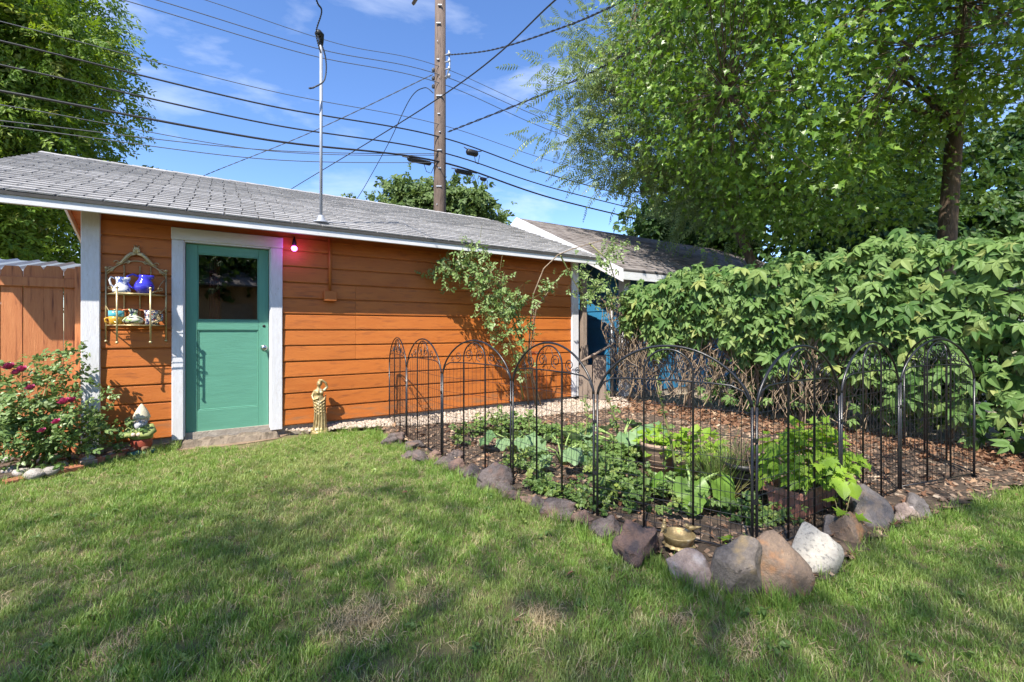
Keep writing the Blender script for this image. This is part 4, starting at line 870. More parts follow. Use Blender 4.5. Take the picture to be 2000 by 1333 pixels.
# ------------------------------------------------------------------ shelf with pottery on the wall
sh = thing("wall_shelf", "ornate pale brass two-tier wall shelf hanging left of the teal door", "shelf", shed_pt(0, 0, 0), RZ)
BL, BR_, FL, FR, O = .166, .626, .278, .524, -.25
BY = -.032
def bt(pts, r, nm, seg=7): return MB().tube(pts, r, seg).build(nm, brass, sh)
for x, y, z0, z1 in ((BL, BY, 1.085, 1.80), (BR_, BY, 1.085, 1.80), (FL, O, 1.075, 1.60), (FR, O, 1.075, 1.60)):
    m = MB(); m.tube([(x, y, z0 + .01), (x, y, z1)], .0075, 8); m.ball((x, y, z0 + .008), .013, 10, 7); m.ball((x, y, z1), .013, 10, 7); m.build("leg", brass, sh)
for z in (1.245, 1.545):
    m = MB(); ring = [(BL, BY, z), (FL, O, z), (FR, O, z), (BR_, BY, z)]
    for a, b in zip(ring, ring[1:] + ring[:1]): m.tube([a, b], .006, 6)
    for i in range(1, 8):
        t = i / 8; y = BY + (O - BY) * t; xa = BL + (FL - BL) * t; xb = BR_ + (FR - BR_) * t; m.tube([(xa, y, z), (xb, y, z)], .003, 5)
    m.build("tier", brass, sh)
for x in (.30, .42, .505): bt([(x, BY, 1.25), (x, BY, 1.83)], .006, "back_bar")
xm = (BL + BR_) / 2
bt([(BL + (BR_ - BL) * t, BY, 1.76 + .12 * math.sin(math.pi * t)) for t in [i / 16 for i in range(17)]], .006, "back_arch")
bt([(BL, BY, 1.73), (BL + .06, BY, 1.80), (BL + .13, BY, 1.87), (xm - .07, BY, 1.90)], .004, "side_curve"); bt([(BR_, BY, 1.73), (BR_ - .06, BY, 1.80), (BR_ - .13, BY, 1.87), (xm + .07, BY, 1.90)], .004, "side_curve")
cr = MB()
for s in (-1, 1):
    for j, (r0, off) in enumerate(((.013, 0), (.009, .012), (.008, -.012))):
        pts = [(xm + s * (.155 - .02 * j), BY, 1.845 + off * .3), (xm + s * .115, BY - .008, 1.855 + off), (xm + s * .085, BY - .012, 1.90 + off), (xm + s * .045, BY - .012, 1.945 + off), (xm, BY - .01, 1.955 + off * .5)]; cr.tube(pts, [.004, r0, r0 * 1.2, r0, .007], 7)
    cr.tube([(xm + s * (.155 + .018 * math.cos(a)) , BY, 1.855 + .018 * math.sin(a)) for a in [i * .5 for i in range(11)]], .004, 6)
    cr.tube([(xm + s * (.07 + .016 * math.cos(a)), BY - .004, 1.868 + .016 * math.sin(a)) for a in [i * .5 for i in range(11)]], .004, 6)
for a in (-50, -30, -14, 0, 14, 30, 50):
    ln = .085 if abs(a) < 20 else .062 if abs(a) < 40 else .045; cr.tube([(xm, BY - .014, 1.955), (xm + math.sin(R(a)) * ln * .6, BY - .02, 1.955 + math.cos(R(a)) * ln * .6), (xm + math.sin(R(a)) * ln, BY - .012, 1.955 + math.cos(R(a)) * ln)], [.006, .009, .002], 6)
cr.build("leaf_crest", brass, sh)
def swirl(x, y, z, r, s, nm="scroll", pl=0):
    pts = []
    for i in range(22):
        t = i / 21; a = -1.2 + t * 8; q = r * (1 - .75 * t); pts.append((x + s * q * math.cos(a), y, z + q * math.sin(a)))
    bt(pts, .0035, nm, 5)
for z in (1.60, 1.31):
    for (xb, xf, s) in ((BL, FL, 1), (BR_, FR, -1)):
        bt([(xb, BY, z + .12), (xb + (xf - xb) * .35, BY + (O - BY) * .35, z + .06), (xb + (xf - xb) * .6, BY + (O - BY) * .6, z - .02), (xf, O, z - .045)], .0045, "scroll_arm", 6)
        swirl(xb + (xf - xb) * .35, BY + (O - BY) * .35, z + .0, .022, s)
for x, s in ((BL + .03, 1), (BR_ - .03, -1)): swirl(x, BY, 1.79, .026, s)
for x, s in ((FL - .015, 1), (FR + .02, -1)): swirl(x, O, 1.405 - .03, .02, s)
for j in range(4): swirl(FR + .045 + .012 * (j % 2), O + .05 + .01 * j, 1.28 + .032 * j, .018, 1 if j % 2 else -1)
def pot(name, label, x, y, z, prof, m, seg=28, handle=None, spout=None, rot=0.0, extra=None):
    t = thing(name, label, "pitcher" if "pitcher" in name else "mug" if "mug" in name else "vase", shed_pt(x, y, z), RZ + rot, "pottery on the wall shelf")
    body = MB(); inner = [(max(r - .006, .002), zz) for r, zz in reversed(prof[1:])] + [(.002, prof[0][1] + .01)]
    def wob(i, a):
        if spout and i >= len(prof) - spout[0] and i < len(prof) + spout[0] - 1: return 1 + spout[1] * max(0, math.cos(a)) ** 8
        return 1.0
    body.lathe(prof + inner, (0, 0, 0), seg, wob=wob); body.build("body", m, t)
    if handle:
        for hh in handle: MB().tube(hh[0], hh[1], 8).build("handle", hh[2] if len(hh) > 2 else m, t)
    return t
pot("white_pitcher", "white pitcher with blue flower pattern on the shelf's upper tier", .298, -.15, 1.552, [(.045, 0), (.068, .008), (.070, .03), (.055, .065), (.042, .085), (.042, .12), (.048, .150)], white_glaze, handle=[([(-.046, 0, .135), (-.078, 0, .150), (-.088, 0, .12), (-.080, 0, .08), (-.062, 0, .055)], .008)], spout=(2, .45))
pot("blue_pitcher", "glossy cobalt blue pitcher on the shelf's upper tier", .468, -.16, 1.552, [(.036, 0), (.058, .010), (.078, .045), (.080, .075), (.068, .108), (.048, .135), (.041, .155), (.044, .180)], blue_glaze, handle=[([(-.042, 0, .165), (-.085, 0, .185), (-.125, 0, .165), (-.132, 0, .11), (-.105, 0, .06), (-.072, 0, .045)], .010)], spout=(2, .8))
mg = pot("yellow_mug", "yellow mug with turquoise band on the shelf's lower tier", .258, -.15, 1.252, [(.040, 0), (.050, .006), (.054, .05), (.056, .075)], yellow_glaze, handle=[([(-.055, 0, .065), (-.082, 0, .055), (-.078, 0, .025), (-.050, 0, .015)], .007)])
bnd = MB(); bnd.lathe([(.056, .075), (.0585, .078), (.0585, .13), (.053, .13), (.05, .08)], (0, 0, 0), 28); bnd.build("turquoise_band", teal_glaze, mg)
vz = pot("two_handled_vase", "squat green and white vase with two looped red handles", .385, -.15, 1.252, [(.035, 0), (.075, .018), (.088, .04), (.070, .065), (.034, .085), (.030, .11), (.040, .15)], green_glaze, handle=[([(s * .036, 0, .145), (s * .075, 0, .14), (s * .100, 0, .10), (s * .095, 0, .06), (s * .080, 0, .045)], .007, red_clay) for s in (-1, 1)])
pot("floral_mug", "dark blue mug with white flowers on the shelf's lower tier", .520, -.15, 1.252, [(.045, 0), (.052, .006), (.048, .05), (.050, .09), (.060, .14)], floral_glaze, handle=[([(.052, 0, .11), (.085, 0, .10), (.085, 0, .045), (.05, 0, .03)], .008)])

# ------------------------------------------------------------------ gnome
gl_ = at(276, 880, 4.36); gn = thing("garden_gnome", "garden gnome with cream hat and grey beard beside the rose bush", "gnome", (gl_[0], gl_[1], .02), .25)
b = MB(); b.lathe([(.115, 0), (.118, .02), (.10, .035)], seg=18, sy=.8); b.build("base", gn_teal, gn)
for s in (-1, 1):
    b = MB(); b.ball((s * .045, -.03, .05), (.036, .055, .03)); b.build("boot", gn_brown, gn)
b = MB(); b.lathe([(.075, .05), (.085, .08), (.088, .12), (.086, .15)], seg=18, sy=.8); b.build("trousers", gn_red, gn)
b = MB(); b.lathe([(.092, .145), (.095, .17), (.09, .21), (.08, .25), (.05, .285), (.03, .295)], seg=18, sy=.82)
for s in (-1, 1): b.tube([(s * .07, .0, .265), (s * .105, -.02, .21), (s * .085, -.07, .185), (s * .03, -.085, .195)], [.03, .03, .026, .022], 10)
b.build("coat", gn_green, gn)
for s in (-1, 1):
    b = MB(); b.ball((s * .022, -.092, .197), (.020, .018, .020)); b.build("hand", skin_m, gn)
b = MB(); b.ball((0, -.005, .325), (.056, .056, .055), 18, 12); b.ball((0, -.066, .322), (.015, .015, .013)); b.ball((-.034, -.045, .312), .016); b.ball((.034, -.045, .312), .016)
for s in (-1, 1): b.ball((s * .057, 0, .325), (.010, .014, .018))
b.build("head", skin_m, gn)
for s in (-1, 1):
    b = MB(); b.ball((s * .021, -.053, .338), (.008, .006, .006)); b.build("eye", black_plain, gn)
b = MB()
for i in range(11):
    a = R(-75 + 15 * i); x = math.sin(a) * .052; b.tube([(x, -.045 * math.cos(a) - .008, .312), (x * .8, -.062 * math.cos(a) - .012, .275), (x * .3, -.075, .232 + abs(a) * .03)], [.014, .017, .004], 7)
for s in (-1, 1): b.tube([(0, -.066, .306), (s * .02, -.066, .302), (s * .042, -.052, .308)], [.007, .009, .003], 7)
b.build("beard", beard_m, gn)
b = MB(); b.lathe([(.066, .335), (.070, .345), (.066, .362), (.052, .395), (.034, .43), (.016, .458), (.004, .472)], (0, .004, 0), 18, wob=lambda i, t: 1 + .04 * math.sin(t * 6 + i)); b.build("hat", hat_m, gn)

# ------------------------------------------------------------------ gold statue of a draped woman with one arm over her head
stp = at(624, 847, 5.28); st = MB(); prof = []
rows = [(.0, .085, .075), (.05, .082, .072), (.15, .070, .062), (.25, .066, .058), (.33, .070, .060), (.38, .074, .058), (.42, .060, .050), (.45, .052, .042), (.49, .060, .045), (.515, .058, .040), (.535, .024, .024), (.555, .022, .022)]
vs, fs = [], []; sg = 30
for i, (z, rx, ry) in enumerate(rows):
    sway = .012 * math.sin(z * 9)
    for k in range(sg):
        a = 6.283 * k / sg; fold = 1 + (.07 * math.sin(a * 7 + z * 6) * max(0, 1 - z / .40)); vs.append((sway + rx * fold * math.cos(a), ry * fold * math.sin(a), z))
for i in range(len(rows) - 1):
    for k in range(sg): fs.append((i*sg+k, i*sg+(k+1)%sg, (i+1)*sg+(k+1)%sg, (i+1)*sg+k))
fs += [tuple(range(sg-1,-1,-1)), tuple((len(rows)-1)*sg+k for k in range(sg))]
st.add(vs, fs, True)
st.ball((-.002, -.004, .592), (.031, .035, .040), 16, 12); st.ball((.004, .014, .602), (.034, .034, .034)); st.ball((-.002, -.038, .59), (.006, .008, .008))
st.tube([(.050, 0, .505), (.085, -.005, .545), (.070, -.012, .600), (.030, -.01, .635), (-.01, .0, .640)], [.020, .018, .016, .013, .010], 10)
st.tube([(-.052, 0, .505), (-.082, -.01, .45), (-.070, -.045, .405), (-.02, -.06, .42)], [.020, .018, .015, .011], 10)
for s in (-1, 1): st.ball((s * .024, -.040, .487), (.020, .018, .020))
for j in range(5):
    z = .42 - .035 * j; st.tube([(-.075 + .004 * j, .01, z + .01), (-.06, -.045, z - .02), (.0, -.062, z - .05 - .006 * j), (.05, -.048, z - .02), (.073, .0, z + .03)], .009 - .0007 * j, 8)
for j in range(6): a = -2.6 + .42 * j; st.tube([(.07 * math.cos(a), .06 * math.sin(a), .36), (.073 * math.cos(a + .1), .062 * math.sin(a + .1), .2), (.086 * math.cos(a), .076 * math.sin(a), .01)], [.006, .009, .011], 7)
st.lathe([(.105, -.02), (.108, .0), (.10, .018), (.085, .022)], (0, 0, 0), 20)
for j in range(9): a = 6.283 * j / 9; st.ball((.088 * math.cos(a), .075 * math.sin(a), .03), (.022, .022, .028), 8, 6)
so = st.build("garden_statue", gold, label="gold statue of a draped woman with raised arm by the shed wall", cat="statue"); so.scale = (.94, .94, .94); so.location = (stp[0], stp[1], .02); so.rotation_euler = (0, 0, .5)
rm = so.modifiers.new("fuse", 'REMESH'); rm.mode = 'VOXEL'; rm.voxel_size = .0042; rm.use_smooth_shade = True
smd = so.modifiers.new("soften", 'SMOOTH'); smd.factor = .5; smd.iterations = 2

# ------------------------------------------------------------------ gold bird bath
bb = thing("bird_bath", "small gold bird bath with two perched birds beside the porous rock", "bird bath", (*gp(1326, 1082, .02)[:2], .02))
m = MB(); m.lathe([(.034, 0), (.030, .02), (.035, .04), (.055, .05)], seg=22); m.build("foot", gold, bb)
m = MB(); m.lathe([(.02, .062), (.066, .052), (.080, .048), (.080, .052), (.066, .064), (.03, .068)], seg=44, wob=lambda i, t: 1 + (.07 * math.cos(t * 13) if 1 <= i <= 4 else 0)); m.build("petal_skirt", gold, bb)
m = MB(); m.lathe([(.045, .062), (.074, .070), (.080, .098), (.084, .106), (.080, .108), (.075, .100), (.068, .078), (.01, .072)], seg=32); m.build("bowl", gold, bb)
def bird(x, y, z, rz, up):
    m = MB(); m.ball((0, 0, 0), (.030, .017, .016), 14, 10); m.ball((.028, 0, .015 + up), (.012, .011, .011)); m.tube([(.038, 0, .015 + up), (.048, 0, .012 + up)], [.004, .001], 6); m.tube([(.018, 0, .004), (.027, 0, .013 + up)], [.014, .010], 8); m.tube([(-.02, 0, .002), (-.045, 0, .008), (-.064, 0, .012)], [.012, .007, .003], 8)
    for s in (-1, 1): m.tube([(0, s * .006, -.012), (0, s * .006, -.026)], .0025, 5)
    m.xform(Matrix.Translation((x, y, z)) @ Matrix.Scale(.8, 4) @ Matrix.Rotation(rz, 4, 'Z') @ Matrix.Rotation(-.5 if up > .004 else 0, 4, 'Y')); m.build("bird", gold, bb)
bird(-.068, .035, .130, 1.0, .008); bird(.072, .02, .128, 2.95, .0)

# ------------------------------------------------------------------ utility pole and cables
PX, PY = -2.22, 14.0
up = thing("utility_pole", "tall weathered wooden utility pole rising behind the shed roof", "utility pole", (PX, PY, 0))
MB().tube([(0, 0, -.5), (0, 0, 6), (.02, 0, 13.2)], [.20, .185, .155], 18).build("pole", pole_wood, up)
ca_ = MB(); a, b = -NV * 2.3, NV * 2.3
ca_.tube([(a[0], a[1], 12.62), (b[0], b[1], 12.62)], .065, 4, False); ca_.build("cross_arm", pole_wood, up)
br = MB(); zt = HC + (HZ - 112) * PY / F
for j in range(4):
    z = zt - .22 * j; br.tube([(.17, -.10, z), (.30, -.16, z)], .02, 6); br.ball((.31, -.17, z), (.05, .05, .06), 10, 7)
br.tube([(.30, -.16, zt + .1), (.33, -.18, zt - .35), (.22, -.14, zt - .75)], .025, 6); br.build("insulator_bracket", mast_grey, up)
br = MB()
for j in range(3):
    z = HC + (HZ - 140 - 16 * j) * PY / F; MB().ball((-.19, -.08, z), (.05, .05, .07), 10, 7).build('insulator', cable_grey, up)
pass
st_ = MB()
for j in range(14): st_.box(-.015 + rnd.uniform(-.1, .1), .02 + rnd.uniform(-.1, .1), -.21, -.17, 5 + j * .55, 5.03 + j * .55)
st_.build("pole_steps", mast_grey, up)
def alley_pt(px, py):          # point over the alley line through the pole
    q = (px - 1000) / F; s = (q * PY - PX) / (U[0] - q * U[1]); x, y = PX + U[0] * s, PY + U[1] * s; return s, HC + (HZ - py) * y / F
def cable_run(pts, r, label, m=cable, seg=6, twist=0.0):
    pts = [np.asarray(p, float) for p in pts]; mb = MB()
    fine = []
    for i in range(len(pts) - 1):
        p0 = pts[max(i-1, 0)]; p1, p2 = pts[i], pts[i+1]; p3 = pts[min(i+2, len(pts)-1)]
        for k in range(14):
            t = k / 14; fine.append(.5 * ((2*p1) + (-p0+p2)*t + (2*p0-5*p1+4*p2-p3)*t*t + (-p0+3*p1-3*p2+p3)*t**3))
    fine.append(pts[-1])
    if twist > 0:
        fa, fb = [], []; n = 14 * 10
        for j in range(n + 1):
            u_ = j / n * (len(fine) - 1); i0 = min(int(u_), len(fine) - 2); p = fine[i0] + (fine[i0+1] - fine[i0]) * (u_ - i0); a_ = j * 1.1; o3 = np.array([math.cos(a_) * .5, math.sin(a_) * .3, math.sin(a_)]) * twist
            fa.append(p + o3); fb.append(p - o3)
        mb.tube(fa, r, seg); mb.tube(fb, r, seg)
    else: mb.tube(fine, r, seg)
    o = pts[0]; return solid(mb, "overhead_cable", m, label, "cable", o, "overhead cables along the alley")
def alley_wire(pole_y, left, right_y, r, label, sag=.12, m=cable):
    zp = HC + (HZ - pole_y) * PY / F; s0, z0 = alley_pt(*left); pts = []
    zl = zp + (z0 - zp) * (-16 / s0) if False else z0 + (z0 - zp) * .25
    for s, z in ((s0 * 1.45, z0 + (z0 - zp) * .30), (s0, z0), (s0 * .5, (z0 + zp) / 2 - sag), (0, zp)): pts.append((PX + U[0] * s, PY + U[1] * s - .17 * (s == 0), z))
    if right_y is not None:
        s1, z1 = alley_pt(1110, right_y); pts += [(PX + U[0] * s1, PY + U[1] * s1, z1), (PX + U[0] * 16, PY + U[1] * 16, z1 + (z1 - zp) * .6), (PX + U[0] * 28, PY + U[1] * 28, z1 + (z1 - zp) * .4)]
    cable_run(pts, r, label, m)
alley_wire(272, (0, 80), 352, .019, "thick black cable, highest of three heavy ones crossing the pole")
alley_wire(301, (0, 127), 376, .019, "thick black cable, middle of three heavy ones crossing the pole")
alley_wire(320, (0, 178), 396, .026, "thickest black cable, lowest of three heavy ones crossing the pole")
alley_wire(248, (0, 42), 325, .009, "thin cable just above the three heavy cables", m=cable_grey)
alley_wire(168, (240, 0), 268, .010, "thin power line tied to the lowest pole insulator", m=cable_grey)
alley_wire(152, (305, 0), 250, .010, "thin power line tied to the middle pole insulator", m=cable_grey)
alley_wire(136, (400, 0), 238, .008, "thin faint power line tied to the top pole insulator", m=cable_grey)
alley_wire(305, (0, 236), None, .010, "thin telephone line running below the heavy cables", .2, cable_grey)
alley_wire(308, (0, 205), None, .009, "thin telephone line sagging close under the lowest heavy cable", .35, cable_grey)
alley_wire(322, (0, 246), None, .010, "lowest thin telephone line left of the pole", .25, cable_grey)
cable_run([at(300, 392, 20), at(395, 345, 19), at(600, 262, 16.5), at(845, 146, 14)], .010, "thin twisted line rising from behind roof to the pole insulators", cable_grey, 5, .012)
cable_run([at(520, 402, 24), at(565, 372, 22), at(860, 190, 12), at(1085, 0, 8), at(1200, -110, 6.5)], .016, "straight service line crossing in front of the pole")
cable_run([at(690, 400, 20), at(715, 360, 19), at(760, 278, 17), at(800, 195, 15), at(828, 172, 14.4), at(846, 182, 14)], .014, "curved drop line falling from the pole to behind roof")
cable_run([at(872, 108, 13.9), at(960, 98, 12), at(1090, 57, 9.5), at(1215, 3, 7.8), at(1500, -150, 5.5)], .012, "twisted service cable running from pole bracket towards the maple", cable, 5, .016)
cable_run([at(875, 258, 13.8), at(1100, 168, 10), at(1250, 88, 8), at(1400, -2, 6.6), at(1600, -130, 5)], .013, "double service cable passing in front of the leafy trees", cable, 5, .022)
mh = shed_pt(MX - .04, MY - .05, 4.53)
cable_run([mh, shed_pt(MX + .04, MY - .05, 4.3), shed_pt(MX + .03, MY - .06, 4.05), shed_pt(MX - .08, MY - .08, 3.92), shed_pt(MX - .14, MY - .1, 3.88)], .006, "looped black service leads hanging at the mast head", cable, 5, .007)
cable_run([mh + np.array([.03, 0, -.2]), mh + np.array([0, -.05, .0]), at(628, 22, 5.0), at(617, -4, 4.85), at(600, -120, 4.3), at(560, -420, 3.2)], .006, "twisted drop cable meeting the mast head from above", cable, 5, .008)
def splice(pole_y, far, frac, L_, r, dz, label):
    zp = HC + (HZ - pole_y) * PY / F; s1, z1 = alley_pt(*far); s = s1 * frac; z = zp + (z1 - zp) * frac + dz; p = np.array([PX + U[0] * s, PY + U[1] * s - .03, z]); t = thing("splice_case", label, "cable box", p, RZ, "cable boxes beside the pole")
    m = MB(); m.tube([(-L_/2, 0, 0), (-L_/2 + .05, 0, 0), (L_/2 - .05, 0, 0), (L_/2, 0, 0)], [r * .4, r, r, r * .4], 10); m.build("case", cable, t)
    m = MB(); m.tube([(-L_ * .7, 0, -dz), (-L_ * .3, 0, r * .6), (L_ * .3, 0, r * .6), (L_ * .8, 0, -dz)], .016, 6); m.build("strap", cable, t)
    m = MB(); m.tube([(L_ * .2, 0, -r), (L_ * .3, 0, -r - .2), (L_ * .5, 0, -r - .22), (L_ * .65, 0, -r * .2)], .010, 5); m.build("lead", cable, t)
splice(320, (0, 178), .07, .75, .07, -.04, "black splice case on the lowest heavy cable left of pole"); splice(272, (1110, 352), .22, .42, .10, -.12, "grey boxy splice case hanging from upper heavy cable"); splice(320, (1110, 396), .16, .6, .075, -.05, "black splice case on the lowest heavy cable right of pole"); splice(320, (1110, 396), .30, .24, .06, -.09, "small square cable box with a hanging loop")

# ------------------------------------------------------------------ trees
def crown(center, radii, ncl, cr, per, seed, hollow=.35, low=-1.0, fn=None):
    g = np.random.default_rng(seed); cs = []
    while len(cs) < ncl:
        p = g.normal(size=3); p /= np.linalg.norm(p); q = hollow + (1 - hollow) * g.random() ** .6
        if p[2] * q < low: continue
        p = np.array(center) + p * q * np.array(radii)
        if fn is None or fn(p): cs.append(p)
    cs = np.array(cs); n = ncl * per; k = np.repeat(np.arange(ncl), per)
    off = g.normal(size=(n, 3)) * np.array([1, 1, .62]) * cr * g.uniform(.5, 1.2, (ncl, 1))[k]
    return cs, cs[k] + off, off, g
def crown_leaves(root, key, cs, pos, off, g, size, up=.55, droop=.5, n_obj=0, part="crown"):
    n = len(pos); d = nrmz(off + g.normal(size=(n, 3)) * .35 * np.linalg.norm(off, axis=1).mean()); d[:, 2] -= droop
    nm = np.column_stack([g.normal(size=n) * .6 - .25, g.normal(size=n) * .6 - .45, np.full(n, up) + g.normal(size=n) * .25])
    leaves(root, key, pos, leaf_euler(d, nm), g.uniform(size[0], size[1], n), n_obj, part)
def limbs(root, start_pts, cs, g, nlimb, r0, m=bark, nm="branch", twigs=True):
    idx = g.choice(len(cs), min(nlimb, len(cs)), replace=False); nodes = []
    for i in idx:
        a = np.array(start_pts[int(g.integers(0, len(start_pts)))]); b = cs[i]; pts = [a]
        for t in (.25, .5, .75): pts.append(a + (b - a) * t + np.array([0, 0, .12 * np.linalg.norm(b - a) * math.sin(math.pi * t)]) + g.normal(size=3) * .04 * np.linalg.norm(b - a))
        pts.append(b); nodes += pts[1:]
        wbuild(MB().tube(pts, [r0 * (1 - .82 * j / 4) for j in range(5)], 7), nm, m, root)
    if twigs:
        nodes = np.array(nodes); tw = MB()
        for c in cs:
            j = int(np.argmin(np.linalg.norm(nodes - c, axis=1))); a = nodes[j]; mid = (a + c) / 2 + g.normal(size=3) * .05; tw.tube([a, mid, c], [r0 * .22, r0 * .15, r0 * .06], 4, True, False)
        wbuild(tw, "twigs", m, root, kind="stuff")
def tree(name, label, base, trunk, r0, center, radii, ncl, cr, per, seed, key, size, nlimb=10, up=.55, droop=.5, n_obj=0, group=None, hollow=.35, low=-1.0, fn=None, taper=.45):
    t = thing(name, label, "tree", base, 0, group); wbuild(MB().tube(trunk, [r0 * (1 - taper * i / (len(trunk) - 1)) for i in range(len(trunk))], 12), "trunk", bark, t)
    cs, pos, off, g = crown(center, radii, ncl, cr, per, seed, hollow, low, fn)
    limbs(t, trunk[len(trunk) // 2:], cs, g, nlimb, min(r0 * .38, .034)); crown_leaves(t, key, cs, pos, off, g, size, up, droop, n_obj); return t
# big locust left, behind the shed
tree("locust_tree", "tall feathery bright green tree behind the cedar fence", (-16.0, 14.5, 0), [(-16.0, 14.5, -.1), (-15.8, 14.5, 2.5), (-15.6, 14.4, 5), (-15.7, 14.3, 8), (-15.5, 14.4, 11)], .32, (-16.7, 13.8, 8.4), (3.9, 3.8, 6.8), 300, .62, 52, 31, "locust", (.5, .85), 16, droop=.35, hollow=.25)
# far trees
tree("far_tree", "distant rounded tree showing left of the pole above roof", (-6.1, 26, 0), [(-6.1, 26, 0), (-6.1, 26, 3), (-6.0, 26, 6)], .25, (-6.0, 26, 6.2), (2.1, 2.2, 3.6), 80, .5, 36, 32, "farleaf", (.35, .6), 8)
tree("far_tree", "distant rounded tree showing right of the pole above roof", (-2.7, 25, 0), [(-2.7, 25, 0), (-2.7, 25, 3), (-2.6, 25, 6)], .25, (-2.8, 25.4, 6.0), (1.9, 2.2, 3.7), 80, .5, 36, 33, "farleaf", (.35, .6), 8)
tree("far_tree", "small distant bush top peeking left of two rounded trees", (-8.3, 26, 0), [(-8.3, 26, 0), (-8.3, 26, 3), (-8.3, 26, 5.5)], .18, (-8.3, 26, 6.4), (.9, 1.2, 2.6), 26, .4, 28, 34, "farleaf", (.3, .5), 5)
# pinnate leaved tree over the garage roof
tree("walnut_tree", "loose tree with long feathery leaves overhanging the blue garage roof", (4.9, 8.75, 0), [(4.9, 8.75, -.1), (4.85, 8.8, 2), (4.3, 9.3, 4), (3.5, 9.9, 6.5), (3.2, 10, 8.6)], .11, (3.05, 9.9, 5.7), (2.3, 1.5, 3.7), 260, .40, 12, 35, "pinnate", (.32, .50), 16, up=.6, droop=.05, n_obj=300, low=-.9, hollow=.2, fn=lambda p: p[2] > 4.75 - .8 * max(0.0, p[0] - 2.4))
# maple
mt = tree("maple_tree", "large maple with dense lobed leaves and bare trunk behind hedge", (7.15, 7.6, 0), [(7.15, 7.6, -.1), (7.2, 7.6, 1.5), (7.28, 7.6, 3.0), (7.4, 7.6, 4.6), (7.45, 7.5, 6.5), (7.4, 7.4, 8.6)], .155, (5.35, 6.5, 6.0), (3.75, 3.9, 3.9), 1500, .33, 44, 36, "maple", (.09, .155), 22, up=.5, droop=.75, n_obj=300, hollow=.32, low=-.80, fn=lambda p: not (p[0] > .80 * p[1] + .1 and p[2] < 4.3 and p[1] < 7.4))
# darker background trees behind the hedge
for i, (x, y, z, rx, rz_, lab) in enumerate(((6.5, 15.5, 4.2, 2.6, 3.4, "dark green tree behind the hedge beside the garage roof end"), (11.5, 13.5, 4.3, 2.9, 3.7, "dark green tree behind the maple trunk"), (15.5, 12.5, 4.2, 2.9, 3.9, "dark spreading tree right of the maple trunk"), (9.3, 11.5, 2.4, 1.9, 2.2, "low dark shrubby tree behind the creeper hedge"))):
    tree("background_tree", lab, (x, y, 0), [(x, y, -.1), (x + .1, y, 1.6), (x, y, 3.2), (x, y, z + .8)], .17, (x, y, z), (rx, rx * .8, rz_), 105, .5, 24, 40 + i, "darkleaf", (.28, .5), 9, group="trees beyond the hedge", hollow=.2)
# shade trees standing behind the viewer, whose shadow lies on the lawn
tree("shade_tree", "broad garden tree whose shade covers the left of the lawn", (-5.2, -8.0, 0), [(-5.2, -8.0, -.1), (-5.1, -7.9, 3), (-4.6, -7.2, 6), (-4.0, -6.4, 9.5)], .22, (-4.35, -6.4, 10.0), (3.0, 2.8, 1.3), 480, .5, 12, 51, "locust", (.12, .20), 12, group="shade trees behind the lawn", hollow=.05)
tree("shade_tree", "broad garden tree whose shade covers the rock edging", (-.4, -8.4, 0), [(-.4, -8.4, -.1), (-.4, -8.3, 3), (-.6, -7.0, 6), (-.7, -6.0, 9.5)], .22, (-.7, -5.5, 10.0), (3.0, 2.6, 1.3), 440, .5, 4, 52, "locust", (.12, .20), 12, group="shade trees behind the lawn", hollow=.05)
tree("shrub_tree", "unseen low bushy tree added for the door glass to reflect", (5.2, -6.6, 0), [(5.2, -6.6, -.1), (5.2, -6.6, .8), (5.1, -6.6, 1.6), (5.1, -6.6, 2.6)], .09, (5.0, -6.4, 2.9), (2.4, 1.3, 1.5), 150, .35, 24, 53, "darkleaf", (.2, .36), 9, hollow=.1)  # out of view, added to give the door glass foliage to mirror
# unseen house added behind the viewer so the door glass reflects a brown wall
mh_ = thing("reflection_house", "unseen tan house added across the lawn for the door glass to reflect", "house", (6.0, -11.0, 0), RZ)
MB().box(-8, 8, -.1, 6, -.1, 2.75).build("wall", interior, mh_)
hr = slab(-.6, 2.7, 3.0, 4.4, .05, -8.5, 8.5); h2 = slab(6.6, 2.7, 3.0, 4.4, .05, -8.5, 8.5); hr.add(h2.v, h2.f); hr.build("roof", shingle_dk, mh_)
for x in (-5.5, -2.0, 4.0):
    w_ = MB(); w_.box(x - .62, x + .62, 6.0, 6.05, 1.0, 2.2, .01); wo = w_.build("window", white_paint, mh_); MB().box(x - .55, x + .55, 6.052, 6.058, 1.07, 2.13).build("pane", window_glass, wo)
MB().box(.9, 1.8, 6.0, 6.05, .05, 2.1, .01).build("door", old_wood, mh_)

# ------------------------------------------------------------------ chain link fence with creeper hedge
cl = thing("chain_link_fence", "galvanised chain link fence behind the bed, under the creeper", "fence", (HB[0], HB[1], 0), math.atan2(HN[1], HN[0]))
for x in (0.0, 1.4, 2.85, 5.2): MB().tube([(x, 0, -.1), (x, 0, 1.62)], .03, 12).build("post", galv, cl)
MB().tube([(0, 0, 1.58), (6.6, 0, 1.58)], .021, 10).build("top_rail", galv, cl)
wm = MB(); cell = .062; H = 1.5; LEN = 6.6; nz = int(H / cell); nxx = int(LEN / cell)
for i in range(nxx):
    pts = [(i * cell + (cell / 2) * (j % 2) * 1.02 , .0035 * (1 if j % 2 else -1), .03 + j * cell) for j in range(nz + 1)]; wm.tube(pts, .0013, 3, False, False)
    pts = [(i * cell - (cell / 2) * (j % 2) * 1.02, -.0035 * (1 if j % 2 else -1), .03 + j * cell) for j in range(nz + 1)]; wm.tube(pts, .0013, 3, False, False)
wm.build("wire_mesh", galv, cl)
